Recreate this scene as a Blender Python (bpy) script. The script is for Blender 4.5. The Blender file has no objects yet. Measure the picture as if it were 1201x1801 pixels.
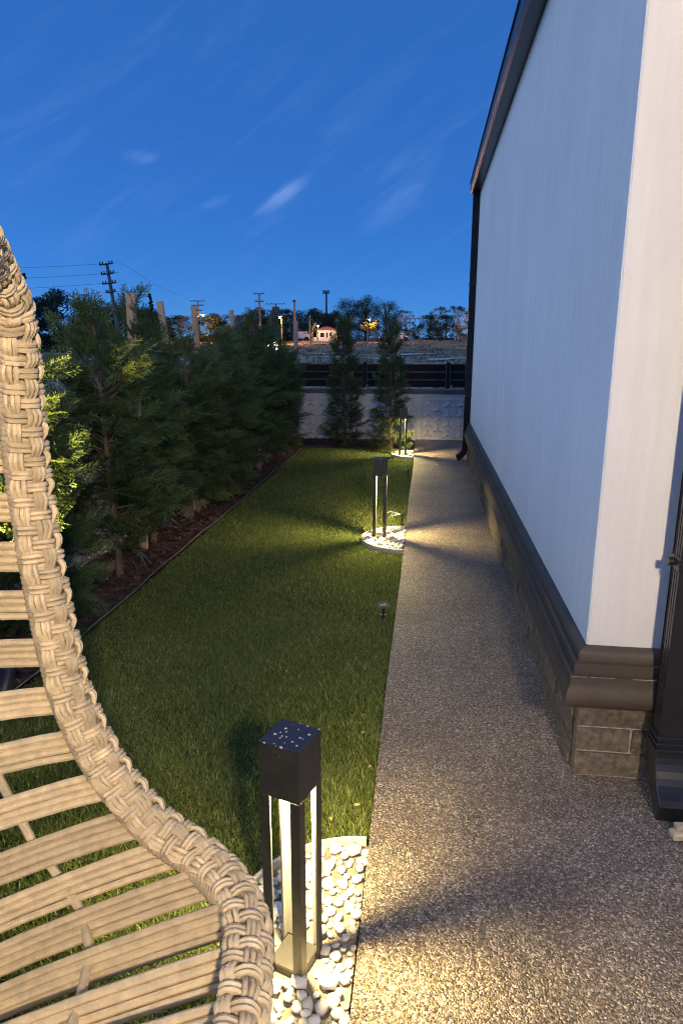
import bpy, bmesh, math, random
import numpy as np
from mathutils import Vector, Matrix

PI = math.pi
R_ = math.radians
sc = bpy.context.scene
COL = sc.collection
random.seed(7)
rng = np.random.default_rng(11)

# ------------------------------------------------------------------ camera
cam = bpy.data.objects.new('camera', bpy.data.cameras.new('camera'))
COL.objects.link(cam)
cam.location = (0, 0, 1.55)
cam.rotation_euler = (R_(90 - 14.036), 0, R_(6.983))
cam.data.sensor_fit = 'HORIZONTAL'
cam.data.sensor_width = 36.0
cam.data.lens = 35.97
cam.data.clip_start = 0.02
cam.data.clip_end = 3000
sc.camera = cam

# ------------------------------------------------------------------ exposure / colour
sc.view_settings.view_transform = 'Standard'
sc.view_settings.look = 'None'
sc.view_settings.exposure = 0.25
sc.view_settings.gamma = 1.0
sc.view_settings.use_curve_mapping = False
sc.cycles.use_denoising = True
sc.cycles.denoising_prefilter = 'NONE'
sc.cycles.filter_width = 1.1
sc.cycles.max_bounces = 6
sc.cycles.transparent_max_bounces = 8
sc.cycles.caustics_reflective = False
sc.cycles.caustics_refractive = False
sc.cycles.sample_clamp_indirect = 4.0

SUN_ROT = 262.0      # azimuth of the afterglow, clockwise from +Y
SUN_EL = 34.0

# ------------------------------------------------------------------ world
world = bpy.data.worlds.new('World')
sc.world = world
world.use_nodes = True
wt = world.node_tree
bg = wt.nodes['Background']
sky = wt.nodes.new('ShaderNodeTexSky')
sky.sky_type = 'NISHITA'
sky.sun_disc = False
sky.sun_elevation = R_(8.0)
sky.sun_rotation = R_(SUN_ROT)
sky.ozone_density = 6.0
sky.dust_density = 0.0
sky.air_density = 0.5


def wmath(op, a, b=None, c=None):
    n = wt.nodes.new('ShaderNodeMath')
    n.operation = op
    for i, x in enumerate((a, b, c)):
        if x is None:
            continue
        if isinstance(x, (int, float)):
            n.inputs[i].default_value = x
        else:
            wt.links.new(x, n.inputs[i])
    return n.outputs[0]


tc = wt.nodes.new('ShaderNodeTexCoord')
sep = wt.nodes.new('ShaderNodeSeparateXYZ')
wt.links.new(tc.outputs['Generated'], sep.inputs[0])
az = wmath('ARCTAN2', sep.outputs[0], sep.outputs[1])       # radians right of +Y
el = wmath('ARCSINE', sep.outputs[2])
comb = wt.nodes.new('ShaderNodeCombineXYZ')
# shear so that the wisps rise to the right
u_ = wmath('SUBTRACT', wmath('MULTIPLY', az, 0.84), wmath('MULTIPLY', el, -0.54))
v_ = wmath('ADD', wmath('MULTIPLY', az, -0.54), wmath('MULTIPLY', el, 0.84))
wt.links.new(wmath('MULTIPLY', u_, 3.0), comb.inputs[0])
wt.links.new(wmath('MULTIPLY', v_, 17.0), comb.inputs[1])
nz = wt.nodes.new('ShaderNodeTexNoise')
nz.inputs['Scale'].default_value = 1.6
nz.inputs['Detail'].default_value = 8.0
nz.inputs['Roughness'].default_value = 0.62
nz.inputs['Distortion'].default_value = 0.5
wt.links.new(comb.outputs[0], nz.inputs['Vector'])


def maprange(x, a, b, c, d):
    n = wt.nodes.new('ShaderNodeMapRange')
    n.interpolation_type = 'SMOOTHSTEP'
    wt.links.new(x, n.inputs[0])
    for i, k in enumerate((a, b, c, d)):
        n.inputs[i + 1].default_value = k
    return n.outputs[0]


wisp = maprange(nz.outputs[0], 0.48, 0.80, 0.0, 0.09)


def streak(a0, e0, ca, sa, la, lb, amt):
    da = wmath('SUBTRACT', az, a0)
    de = wmath('SUBTRACT', el, e0)
    p = wmath('DIVIDE', wmath('ADD', wmath('MULTIPLY', da, ca), wmath('MULTIPLY', de, sa)), la)
    q = wmath('DIVIDE', wmath('SUBTRACT', wmath('MULTIPLY', de, ca), wmath('MULTIPLY', da, sa)), lb)
    d = wmath('SQRT', wmath('ADD', wmath('MULTIPLY', p, p), wmath('MULTIPLY', q, q)))
    m = maprange(d, 1.0, 0.1, 0.0, amt)
    return wmath('MULTIPLY', m, maprange(nz.outputs[0], 0.36, 0.62, 0.0, 1.0))


total = wisp
for s in ((-0.203, 0.188, 0.84, 0.54, 0.055, 0.013, 0.45),
          (-0.148, 0.151, 0.93, 0.36, 0.055, 0.010, 0.30),
          (-0.290, 0.180, 0.93, 0.36, 0.030, 0.010, 0.22),
          (-0.05, 0.195, 0.93, 0.36, 0.11, 0.05, 0.16),
          (-0.385, 0.228, 0.99, 0.1, 0.03, 0.012, 0.3)):
    total = wmath('ADD', total, streak(*s))
mix = wt.nodes.new('ShaderNodeMix')
mix.data_type = 'RGBA'
wt.links.new(total, mix.inputs[0])
tint = wt.nodes.new('ShaderNodeMix')
tint.data_type = 'RGBA'
tint.blend_type = 'MIX'          # evens out the zenith to horizon falloff of the dusk sky
tint.inputs[0].default_value = 0.5
tint.inputs[7].default_value = (0.27, 1.42, 4.9, 1)
wt.links.new(sky.outputs[0], tint.inputs[6])
wt.links.new(tint.outputs[2], mix.inputs[6])
mix.inputs[7].default_value = (2.0, 3.2, 6.4, 1)
wt.links.new(mix.outputs[2], bg.inputs[0])
bg.inputs[1].default_value = 0.128

# ------------------------------------------------------------------ afterglow (the one sun lamp)
sun = bpy.data.objects.new('sun', bpy.data.lights.new('sun', 'SUN'))
COL.objects.link(sun)
sun.data.energy = 0.88
sun.data.angle = R_(60)
sun.data.color = (0.66, 0.81, 1.0)
_d = Vector((math.sin(R_(SUN_ROT)) * math.cos(R_(SUN_EL)), math.cos(R_(SUN_ROT)) * math.cos(R_(SUN_EL)), math.sin(R_(SUN_EL))))
sun.rotation_euler = (-_d).to_track_quat('-Z', 'Y').to_euler()

PATIO_LAMP_RADIANCE = 1280.0
BOLLARD_RADIANCE = 7600.0


# ================================================================== helpers
class MB:
    def __init__(self):
        self.v = []
        self.f = []

    def add(self, vs, fs):
        o = len(self.v)
        self.v.extend([tuple(p) for p in vs])
        self.f.extend([tuple(i + o for i in f) for f in fs])
        return self

    def box(self, x0, x1, y0, y1, z0, z1, rz=0.0, about=None):
        vs = [(x, y, z) for z in (z0, z1) for y in (y0, y1) for x in (x0, x1)]
        if rz:
            ax, ay = about if about else ((x0 + x1) / 2, (y0 + y1) / 2)
            c, s = math.cos(rz), math.sin(rz)
            vs = [(ax + (x - ax) * c - (y - ay) * s, ay + (x - ax) * s + (y - ay) * c, z) for x, y, z in vs]
        return self.add(vs, [(0, 2, 3, 1), (4, 5, 7, 6), (0, 1, 5, 4), (1, 3, 7, 5), (3, 2, 6, 7), (2, 0, 4, 6)])

    def tube(self, pts, r, n=8, caps=True, closed=False, ref=None):
        pts = [Vector(p) for p in pts]
        m = len(pts)
        rs = r if isinstance(r, (list, tuple)) else [r] * m
        rings = []
        up = Vector(ref) if ref else None
        nrm = None
        for i, p in enumerate(pts):
            a = pts[(i - 1) % m] if (closed or i > 0) else p
            b = pts[(i + 1) % m] if (closed or i < m - 1) else p
            t = (b - a).normalized()
            if nrm is None:
                g = up or (Vector((0, 0, 1)) if abs(t.z) < .9 else Vector((1, 0, 0)))
                nrm = (g - t * g.dot(t)).normalized()
            else:
                nrm = (nrm - t * nrm.dot(t)).normalized()
            bn = t.cross(nrm)
            rings.append([p + (nrm * math.cos(2 * PI * k / n) + bn * math.sin(2 * PI * k / n)) * rs[i] for k in range(n)])
        vs = [q for ring in rings for q in ring]
        fs = []
        for i in range(m if closed else m - 1):
            j = (i + 1) % m
            for k in range(n):
                l = (k + 1) % n
                fs.append((i * n + k, i * n + l, j * n + l, j * n + k))
        if caps and not closed:
            fs.append(tuple(range(n - 1, -1, -1)))
            fs.append(tuple((m - 1) * n + k for k in range(n)))
        return self.add(vs, fs)

    def lathe(self, prof, n=20, c=(0, 0, 0)):
        vs, fs = [], []
        for r, z in prof:
            for k in range(n):
                a = 2 * PI * k / n
                vs.append((c[0] + r * math.cos(a), c[1] + r * math.sin(a), c[2] + z))
        for i in range(len(prof) - 1):
            for k in range(n):
                l = (k + 1) % n
                fs.append((i * n + k, i * n + l, (i + 1) * n + l, (i + 1) * n + k))
        fs.append(tuple(range(n - 1, -1, -1)))
        fs.append(tuple((len(prof) - 1) * n + k for k in range(n)))
        return self.add(vs, fs)

    def prism(self, poly, z0, z1):
        n = len(poly)
        vs = [(x, y, z0) for x, y in poly] + [(x, y, z1) for x, y in poly]
        fs = [tuple(range(n - 1, -1, -1)), tuple(range(n, 2 * n))]
        for k in range(n):
            l = (k + 1) % n
            fs.append((k, l, n + l, n + k))
        return self.add(vs, fs)

    def sweep(self, poly, frames):
        """poly: [(a,b)], frames: [(origin, A, B)]"""
        n = len(poly)
        vs = []
        for o, A, B in frames:
            o, A, B = Vector(o), Vector(A), Vector(B)
            vs += [o + A * a + B * b for a, b in poly]
        fs = []
        for i in range(len(frames) - 1):
            for k in range(n):
                l = (k + 1) % n
                fs.append((i * n + k, i * n + l, (i + 1) * n + l, (i + 1) * n + k))
        fs.append(tuple(range(n - 1, -1, -1)))
        fs.append(tuple((len(frames) - 1) * n + k for k in range(n)))
        return self.add(vs, fs)

    def mesh(self, name, smooth=False, bevel=0.0):
        me = bpy.data.meshes.new(name)
        me.from_pydata(self.v, [], self.f)
        bm = bmesh.new()
        bm.from_mesh(me)
        bmesh.ops.recalc_face_normals(bm, faces=bm.faces)
        if bevel:
            es = [e for e in bm.edges if len(e.link_faces) == 2 and e.calc_face_angle(0) > .6]
            bmesh.ops.bevel(bm, geom=es, offset=bevel, segments=1, affect='EDGES', profile=.7)
        bm.to_mesh(me)
        bm.free()
        if smooth:
            me.polygons.foreach_set('use_smooth', [True] * len(me.polygons))
            me.set_sharp_from_angle(angle=R_(40))
        return me

    def build(self, name, mat, parent=None, smooth=False, bevel=0.0):
        return obj(name, self.mesh(name, smooth, bevel), mat, parent)


def obj(name, me, mat=None, parent=None):
    if mat is not None and not me.materials:
        me.materials.append(mat)
    o = bpy.data.objects.new(name, me)
    COL.objects.link(o)
    if parent is not None:
        o.parent = parent
    return o


def tag(o, label=None, cat=None, group=None, kind=None):
    if label:
        o['label'] = label
    if cat:
        o['category'] = cat
    if group:
        o['group'] = group
    if kind:
        o['kind'] = kind
    return o


def empty(name, loc, rz=0.0):
    o = bpy.data.objects.new(name, None)
    o.empty_display_size = .1
    COL.objects.link(o)
    o.location = loc
    o.rotation_euler = (0, 0, rz)
    return o


def copy_tree(o, parent=None):
    c = o.copy()
    COL.objects.link(c)
    c.parent = parent
    for ch in o.children:
        copy_tree(ch, c)
    return c


def np_mesh(name, verts, faces_tri=None, faces_quad=None, attr=None):
    me = bpy.data.meshes.new(name)
    nv = len(verts)
    nt_ = 0 if faces_tri is None else len(faces_tri)
    nq = 0 if faces_quad is None else len(faces_quad)
    me.vertices.add(nv)
    me.vertices.foreach_set('co', np.ascontiguousarray(verts, dtype=np.float32).ravel())
    loops = []
    starts = []
    pos = 0
    if nt_:
        loops.append(faces_tri.ravel())
        starts.append(np.arange(nt_) * 3)
        pos = nt_ * 3
    if nq:
        loops.append(faces_quad.ravel())
        starts.append(pos + np.arange(nq) * 4)
    loops = np.concatenate(loops).astype(np.int32)
    starts = np.concatenate(starts).astype(np.int32)
    me.loops.add(len(loops))
    me.loops.foreach_set('vertex_index', loops)
    me.polygons.add(nt_ + nq)
    me.polygons.foreach_set('loop_start', starts)
    me.update(calc_edges=True)
    if attr is not None:
        a = me.attributes.new('rnd', 'FLOAT', 'POINT')
        a.data.foreach_set('value', np.ascontiguousarray(attr, dtype=np.float32))
    me.validate()
    return me


# ------------------------------------------------------------------ materials
def new_mat(name):
    m = bpy.data.materials.new(name)
    m.use_nodes = True
    nt = m.node_tree
    return m, nt, nt.nodes['Principled BSDF']


def node(nt, typ, **kw):
    n = nt.nodes.new(typ)
    for k, v in kw.items():
        if k in n.inputs:
            n.inputs[k].default_value = v
        else:
            setattr(n, k, v)
    return n


def ramp(nt, fac, stops):
    r = nt.nodes.new('ShaderNodeValToRGB')
    e = r.color_ramp.elements
    while len(e) < len(stops):
        e.new(.5)
    for i, (p, c) in enumerate(stops):
        e[i].position = p
        e[i].color = (*c, 1)
    nt.links.new(fac, r.inputs[0])
    return r.outputs[0]


def coords(nt, scale=(1, 1, 1), kind='Object'):
    t = nt.nodes.new('ShaderNodeTexCoord')
    mp = nt.nodes.new('ShaderNodeMapping')
    mp.inputs['Scale'].default_value = scale
    nt.links.new(t.outputs[kind], mp.inputs[0])
    return mp.outputs[0]


def bump(nt, bsdf, height, strength=.3, dist=.01):
    b = node(nt, 'ShaderNodeBump', Strength=strength, Distance=dist)
    nt.links.new(height, b.inputs['Height'])
    nt.links.new(b.outputs[0], bsdf.inputs['Normal'])


def simple(name, col, rough=.6, var=.25, scale=8, bumpk=.15, bscale=60, metal=0.0, spec=.5, stretch=(1, 1, 1), obj_var=.0):
    m, nt, b = new_mat(name)
    v = coords(nt, stretch)
    n1 = node(nt, 'ShaderNodeTexNoise', Scale=scale, Detail=6.0, Roughness=.6)
    nt.links.new(v, n1.inputs['Vector'])
    lo = tuple(c * (1 - var) for c in col)
    hi = tuple(min(1, c * (1 + var)) for c in col)
    c = ramp(nt, n1.outputs[0], [(.3, lo), (.7, hi)])
    if obj_var:
        oi = nt.nodes.new('ShaderNodeObjectInfo')
        mr = node(nt, 'ShaderNodeMapRange')
        mr.inputs[3].default_value = 1 - obj_var
        mr.inputs[4].default_value = 1 + obj_var
        nt.links.new(oi.outputs['Random'], mr.inputs[0])
        mx = nt.nodes.new('ShaderNodeVectorMath')
        mx.operation = 'SCALE'
        nt.links.new(c, mx.inputs[0])
        nt.links.new(mr.outputs[0], mx.inputs['Scale'])
        c = mx.outputs[0]
    nt.links.new(c, b.inputs['Base Color'])
    b.inputs['Roughness'].default_value = rough
    b.inputs['Metallic'].default_value = metal
    b.inputs['Specular IOR Level'].default_value = spec
    if bumpk:
        n2 = node(nt, 'ShaderNodeTexNoise', Scale=bscale, Detail=5.0)
        nt.links.new(v, n2.inputs['Vector'])
        bump(nt, b, n2.outputs[0], bumpk, .01)
    return m


def emit(name, col, strength):
    m = bpy.data.materials.new(name)
    m.use_nodes = True
    nt = m.node_tree
    nt.nodes.clear()
    o = nt.nodes.new('ShaderNodeOutputMaterial')
    e = nt.nodes.new('ShaderNodeEmission')
    e.inputs[0].default_value = (*col, 1)
    e.inputs[1].default_value = strength
    nt.links.new(e.outputs[0], o.inputs[0])
    return m


def leafy(name, dark, light, tip, trans=.25):
    m, nt, b = new_mat(name)
    at = nt.nodes.new('ShaderNodeAttribute')
    at.attribute_name = 'rnd'
    c = ramp(nt, at.outputs['Fac'], [(0.0, dark), (.62, light), (1.0, tip)])
    nt.links.new(c, b.inputs['Base Color'])
    b.inputs['Roughness'].default_value = .55
    b.inputs['Specular IOR Level'].default_value = .25
    t = nt.nodes.new('ShaderNodeBsdfTranslucent')
    nt.links.new(c, t.inputs[0])
    mx = nt.nodes.new('ShaderNodeMixShader')
    mx.inputs[0].default_value = trans
    nt.links.new(b.outputs[0], mx.inputs[1])
    nt.links.new(t.outputs[0], mx.inputs[2])
    nt.links.new(mx.outputs[0], nt.nodes['Material Output'].inputs[0])
    return m


M = {}
# aggregate path: small washed stones
m, nt, b = new_mat('washed aggregate')
v = coords(nt)
vo = node(nt, 'ShaderNodeTexVoronoi', Scale=210.0)
nt.links.new(v, vo.inputs['Vector'])
sx = nt.nodes.new('ShaderNodeSeparateColor')
nt.links.new(vo.outputs['Color'], sx.inputs[0])
stone = ramp(nt, sx.outputs[0], [(0.0, (.04, .034, .03)), (.3, (.115, .096, .08)), (.62, (.20, .166, .138)), (.88, (.34, .29, .24)), (1.0, (.62, .56, .49))])
big = node(nt, 'ShaderNodeTexNoise', Scale=2.3, Detail=7.0, Roughness=.62)
nt.links.new(v, big.inputs['Vector'])
shade = ramp(nt, big.outputs[0], [(.3, (.62, .60, .60)), (.5, (.95, .93, .92)), (.72, (1.2, 1.16, 1.1))])
mm = nt.nodes.new('ShaderNodeMix')
mm.data_type = 'RGBA'
mm.blend_type = 'MULTIPLY'
mm.inputs[0].default_value = 1
nt.links.new(stone, mm.inputs[6])
nt.links.new(shade, mm.inputs[7])
nt.links.new(mm.outputs[2], b.inputs['Base Color'])
b.inputs['Roughness'].default_value = .48
bump(nt, b, vo.outputs['Distance'], .9, -.006)
M['aggregate'] = m

# white painted render with vertical roller marks
m, nt, b = new_mat('white render')
v = coords(nt, (14, 14, 1.1))
n1 = node(nt, 'ShaderNodeTexNoise', Scale=1.4, Detail=5.0, Roughness=.65)
nt.links.new(v, n1.inputs['Vector'])
v2 = coords(nt)
n2 = node(nt, 'ShaderNodeTexNoise', Scale=38.0, Detail=8.0, Roughness=.7)
nt.links.new(v2, n2.inputs['Vector'])
n3 = node(nt, 'ShaderNodeTexNoise', Scale=1.3, Detail=5.0)
nt.links.new(v2, n3.inputs['Vector'])
ad = node(nt, 'ShaderNodeMath', operation='ADD')
nt.links.new(n1.outputs[0], ad.inputs[0])
nt.links.new(n3.outputs[0], ad.inputs[1])
hf = node(nt, 'ShaderNodeMath', operation='MULTIPLY')
nt.links.new(ad.outputs[0], hf.inputs[0])
hf.inputs[1].default_value = .5
wallc = ramp(nt, hf.outputs[0], [(.36, (.725, .715, .705)), (.64, (.83, .82, .81))])
sp = nt.nodes.new('ShaderNodeSeparateXYZ')
gm = nt.nodes.new('ShaderNodeNewGeometry')
nt.links.new(gm.outputs['Position'], sp.inputs[0])
n4 = node(nt, 'ShaderNodeTexNoise', Scale=7.0, Detail=7.0, Roughness=.7)
nt.links.new(v2, n4.inputs['Vector'])
gr = node(nt, 'ShaderNodeMath', operation='MULTIPLY_ADD')      # splash marks above the plinth
nt.links.new(sp.outputs[2], gr.inputs[0])
gr.inputs[1].default_value = -1.5
gr.inputs[2].default_value = 1.15
gr2 = node(nt, 'ShaderNodeMath', operation='MULTIPLY', use_clamp=True)
nt.links.new(gr.outputs[0], gr2.inputs[0])
nt.links.new(n4.outputs[0], gr2.inputs[1])
gmix = nt.nodes.new('ShaderNodeMix')
gmix.data_type = 'RGBA'
nt.links.new(gr2.outputs[0], gmix.inputs[0])
nt.links.new(wallc, gmix.inputs[6])
gmix.inputs[7].default_value = (.50, .48, .45, 1)
nt.links.new(gmix.outputs[2], b.inputs['Base Color'])
b.inputs['Roughness'].default_value = .8
ad2 = node(nt, 'ShaderNodeMath', operation='MULTIPLY_ADD')
nt.links.new(n1.outputs[0], ad2.inputs[0])
ad2.inputs[1].default_value = .7
nt.links.new(n2.outputs[0], ad2.inputs[2])
bump(nt, b, ad2.outputs[0], .6, .010)
M['render'] = m

M['concrete'] = simple('pale cast concrete', (.70, .69, .68), .85, .14, 5, .3, 90)
M['coping'] = simple('dark coping stone', (.10, .10, .10), .6, .3, 6, .2, 80)
M['fence'] = simple('black fence paint', (.009, .0095, .011), .7, .3, 10, .1, 80, spec=.25)
M['molding'] = simple('brown grey painted molding', (.066, .050, .038), .62, .22, 5, .25, 55)
M['brick'] = simple('grey brown split block', (.105, .088, .068), .9, .6, 34, 1.0, 70, obj_var=.25)
M['mortar'] = simple('pale mortar', (.34, .31, .26), .95, .5, 30, .5, 120)
M['pipe'] = simple('glossy black pipe', (.015, .015, .017), .32, .3, 12, .06, 40)
M['painted_glow'] = simple('pale grey inner liner', (.34, .34, .33), .5, .15, 20, .05, 60)  # pale tone imitates lamp glow on the inner faces of the black posts
M['lamp_black'] = simple('black powder coat', (.028, .027, .027), .45, .2, 30, .12, 400)
M['wood'] = simple('weathered stake wood', (.46, .335, .235), .8, .3, 5, .3, 40, stretch=(4, 4, .5))
M['offcut'] = simple('pale offcut wood', (.45, .37, .24), .8, .3, 30, .3, 80)
M['bark'] = simple('cypress bark', (.14, .10, .075), .9, .4, 14, .6, 60, stretch=(3, 3, .6))
M['farbark'] = simple('tree bark', (.11, .09, .075), .9, .4, 3, .3, 20)
M['palebark'] = simple('pale eucalyptus bark', (.38, .32, .26), .9, .3, 3, .3, 20)
M['wicker'] = simple('tan wicker cane', (.64, .515, .32), .45, .2, 38, .3, 130, obj_var=.16)
M['wicker_wrap'] = simple('tan wicker wrap', (.57, .46, .295), .55, .25, 25, .25, 90)
M['stand'] = simple('dark stand steel', (.03, .03, .03), .4, .2, 10, .1, 60)
M['pebble'] = simple('white marble pebble', (.68, .645, .58), .5, .25, 22, .3, 60, obj_var=.3)
M['grit'] = simple('dull grit', (.20, .18, .15), .9, .4, 40, .8, 150)
M['ring'] = simple('grey edging ring', (.42, .42, .41), .6, .2, 12, .2, 80)
M['string'] = simple('pale edging line', (.24, .22, .18), .8, .4, 12, .1, 80)
M['soil'] = simple('red brown soil', (.075, .042, .032), .95, .45, 9, 1.0, 40)
M['chip'] = simple('bark mulch', (.11, .06, .042), .9, .4, 20, .3, 60)
M['turf'] = simple('turf base', (.035, .042, .016), .95, .4, 14, .6, 60)
M['pole'] = simple('weathered concrete pole', (.20, .19, .18), .85, .2, 3, .1, 20)
M['poledark'] = simple('dark steel pole', (.06, .06, .065), .6, .2, 3, .1, 20)
M['wire'] = simple('black cable', (.02, .02, .022), .6, .1, 3, 0)
M['farwhite'] = simple('white house paint', (.72, .70, .66), .8, .08, 2, .1, 20)
M['farglass'] = simple('dark window glass', (.02, .022, .028), .1, .1, 2, 0)
M['rooftile'] = simple('red roof tile', (.33, .13, .08), .8, .3, 3, .2, 20)
M['carwhite'] = simple('white car paint', (.75, .75, .74), .3, .05, 2, 0)
M['cargrey'] = simple('silver car paint', (.36, .38, .42), .3, .05, 2, 0)
M['tyre'] = simple('tyre rubber', (.02, .02, .02), .8, .1, 2, 0)
M['brass'] = simple('brass screw', (.5, .36, .16), .35, .1, 20, 0, metal=1)
M['plastic'] = simple('black sprinkler plastic', (.02, .02, .02), .4, .1, 20, 0)
M['silverclip'] = simple('bright metal bracket', (.6, .62, .66), .35, .1, 20, 0, metal=.6)
M['leaflitter'] = simple('dry yellow leaf', (.42, .30, .10), .7, .3, 20, .1, 40)
M['led'] = emit('warm led', (1.0, .74, .30), BOLLARD_RADIANCE)
M['globe'] = emit('warm globe', (1.0, .79, .55), PATIO_LAMP_RADIANCE)
M['sodium'] = emit('sodium street lamp', (1.0, .42, .07), 2600.0)
M['whiteglobe'] = emit('white globe lamp', (1.0, .93, .72), 16.0)
M['farwarm'] = emit('warm house lamp', (1.0, .62, .30), 1100.0)
M['grass'] = leafy('lawn grass', (.064, .105, .025), (.20, .26, .068), (.48, .50, .23), .38)
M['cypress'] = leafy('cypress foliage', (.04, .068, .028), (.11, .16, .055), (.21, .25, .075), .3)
M['dead'] = leafy('dead grey foliage', (.12, .10, .08), (.26, .23, .19), (.36, .33, .28), .2)
M['farleaf'] = leafy('far dark foliage', (.02, .032, .018), (.045, .065, .03), (.08, .10, .045), .2)
M['farleaf2'] = leafy('far olive foliage', (.04, .048, .025), (.085, .09, .045), (.14, .13, .07), .25)

# lid of the lamps: black with pale specks of dried spray
m, nt, b = new_mat('speckled black lid')
v = coords(nt)
vo = node(nt, 'ShaderNodeTexVoronoi', Scale=95.0, Randomness=1.0)
nt.links.new(v, vo.inputs['Vector'])
sx = nt.nodes.new('ShaderNodeSeparateColor')
nt.links.new(vo.outputs['Color'], sx.inputs[0])
th = node(nt, 'ShaderNodeMath', operation='MULTIPLY')
nt.links.new(sx.outputs[0], th.inputs[0])
nt.links.new(sx.outputs[1], th.inputs[1])
th2 = node(nt, 'ShaderNodeMath', operation='MULTIPLY')
th2.inputs[1].default_value = .55
nt.links.new(th.outputs[0], th2.inputs[0])
lt = node(nt, 'ShaderNodeMath', operation='LESS_THAN')
nt.links.new(vo.outputs['Distance'], lt.inputs[0])
nt.links.new(th2.outputs[0], lt.inputs[1])
gate = node(nt, 'ShaderNodeMath', operation='GREATER_THAN')
nt.links.new(th.outputs[0], gate.inputs[0])
gate.inputs[1].default_value = .30
ml = node(nt, 'ShaderNodeMath', operation='MULTIPLY')
nt.links.new(lt.outputs[0], ml.inputs[0])
nt.links.new(gate.outputs[0], ml.inputs[1])
nt.links.new(ramp(nt, ml.outputs[0], [(0, (.03, .03, .034)), (1, (.55, .53, .50))]), b.inputs['Base Color'])
b.inputs['Roughness'].default_value = .38
M['lid'] = m

# field: dry grass and pale bare patches
m, nt, b = new_mat('dry field')
v = coords(nt, (.55, .22, 1))
n1 = node(nt, 'ShaderNodeTexNoise', Scale=.35, Detail=9.0, Roughness=.68)
nt.links.new(v, n1.inputs['Vector'])
n2 = node(nt, 'ShaderNodeTexNoise', Scale=5.0, Detail=6.0, Roughness=.7)
nt.links.new(v, n2.inputs['Vector'])
mx = node(nt, 'ShaderNodeMath', operation='MULTIPLY_ADD')
nt.links.new(n2.outputs[0], mx.inputs[0])
mx.inputs[1].default_value = .6
nt.links.new(n1.outputs[0], mx.inputs[2])
nt.links.new(ramp(nt, mx.outputs[0], [(.50, (.085, .062, .036)), (.74, (.24, .17, .09)), (.9, (.38, .28, .16)), (1.0, (.48, .39, .28))]), b.inputs['Base Color'])
b.inputs['Roughness'].default_value = .95
bump(nt, b, mx.outputs[0], 1.0, .3)
M['field'] = m
M['bare'] = simple('pale bare ground', (.48, .47, .46), .8, .35, .6, .3, 4)

# water
m, nt, b = new_mat('water spray')
b.inputs['Base Color'].default_value = (.85, .9, .95, 1)
b.inputs['Roughness'].default_value = .1
tr = nt.nodes.new('ShaderNodeBsdfTransparent')
ms = nt.nodes.new('ShaderNodeMixShader')
ms.inputs[0].default_value = .5
nt.links.new(tr.outputs[0], ms.inputs[1])
nt.links.new(b.outputs[0], ms.inputs[2])
nt.links.new(ms.outputs[0], nt.nodes['Material Output'].inputs[0])
M['spray'] = m

# ================================================================== SETTING
PX0, PX1 = -.135, .57        # path edges
LX = -1.79                   # lawn / bed edge
WX = -2.34                   # inner face of left garden wall
BY = 10.9                    # inner face of back garden wall
HX, HY0, HY1 = .555, 2.225, 9.12   # house plinth line

# field: one sheet to the horizon, rising gently beyond the fence
def terrain(x, y):
    if y < 12:
        z = -.12
    elif y < 135:
        z = -.12 + (y - 12) * .0178
    else:
        z = -.12 + 123 * .0178 + (y - 135) * .003
    far = max(0., min(1., (y - 14) / 20)) if y > 0 else 0
    z += far * (.10 * math.sin(x * .31 + y * .13) + .08 * math.sin(x * .12 - y * .23 + 1.3) + .05 * math.sin(x * .9 + y * .55))
    return z


ys = sorted(set([-60, -20, -5, 0, 6, 10, 12] + [12 + 1.5 * i for i in range(1, 80)] + [140, 160, 200, 300, 500, 900, 1600]))
xs = sorted(set([-1200, -600, -300, -150, -100, -75] + [-60 + 2 * i for i in range(0, 41)] + [30, 50, 80, 150, 300, 600, 1200]))
vv = [(x, y, terrain(x, y)) for y in ys for x in xs]
nx = len(xs)
ff = [(j * nx + i, j * nx + i + 1, (j + 1) * nx + i + 1, (j + 1) * nx + i) for j in range(len(ys) - 1) for i in range(nx - 1)]
fo = MB().add(vv, ff).build('field', M['field'], smooth=True)
tag(fo, 'dry open field rising to the far trees', kind='structure')

# pale bare patches in the field (flat sheets following the ground)
def bare_patch(cx_, cy_, rx, ry, seed):
    r = random.Random(seed)
    n, k = 28, 4
    mb = MB()
    ph = [r.uniform(0, 6.28) for _ in range(4)]
    vs = [(cx_, cy_, terrain(cx_, cy_) + .05)]
    for q in range(1, k + 1):
        for i in range(n):
            a = 2 * PI * i / n
            w = 1 + .25 * math.sin(3 * a + ph[0]) + .2 * math.sin(5 * a + ph[1]) + .12 * math.sin(9 * a + ph[2])
            x, y = cx_ + rx * w * q / k * math.cos(a), cy_ + ry * w * q / k * math.sin(a)
            vs.append((x, y, terrain(x, y) + .05))
    fs = [(0, 1 + i, 1 + (i + 1) % n) for i in range(n)]
    for q in range(k - 1):
        for i in range(n):
            j = (i + 1) % n
            fs.append((1 + q * n + i, 1 + (q + 1) * n + i, 1 + (q + 1) * n + j, 1 + q * n + j))
    o = mb.add(vs, fs).build('bare_ground_patch', M['bare'], smooth=True)
    tag(o, kind='structure')


for a in ((-5.0, 47, 2.6, .9, 1), (-1.4, 50, 1.8, .7, 2), (1.2, 45, 1.5, .6, 3), (-.9, 42, 1.3, .5, 4), (-9.5, 58, 2.6, 1.0, 5), (-13, 40, 2, .7, 6)):
    bare_patch(*a)

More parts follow.
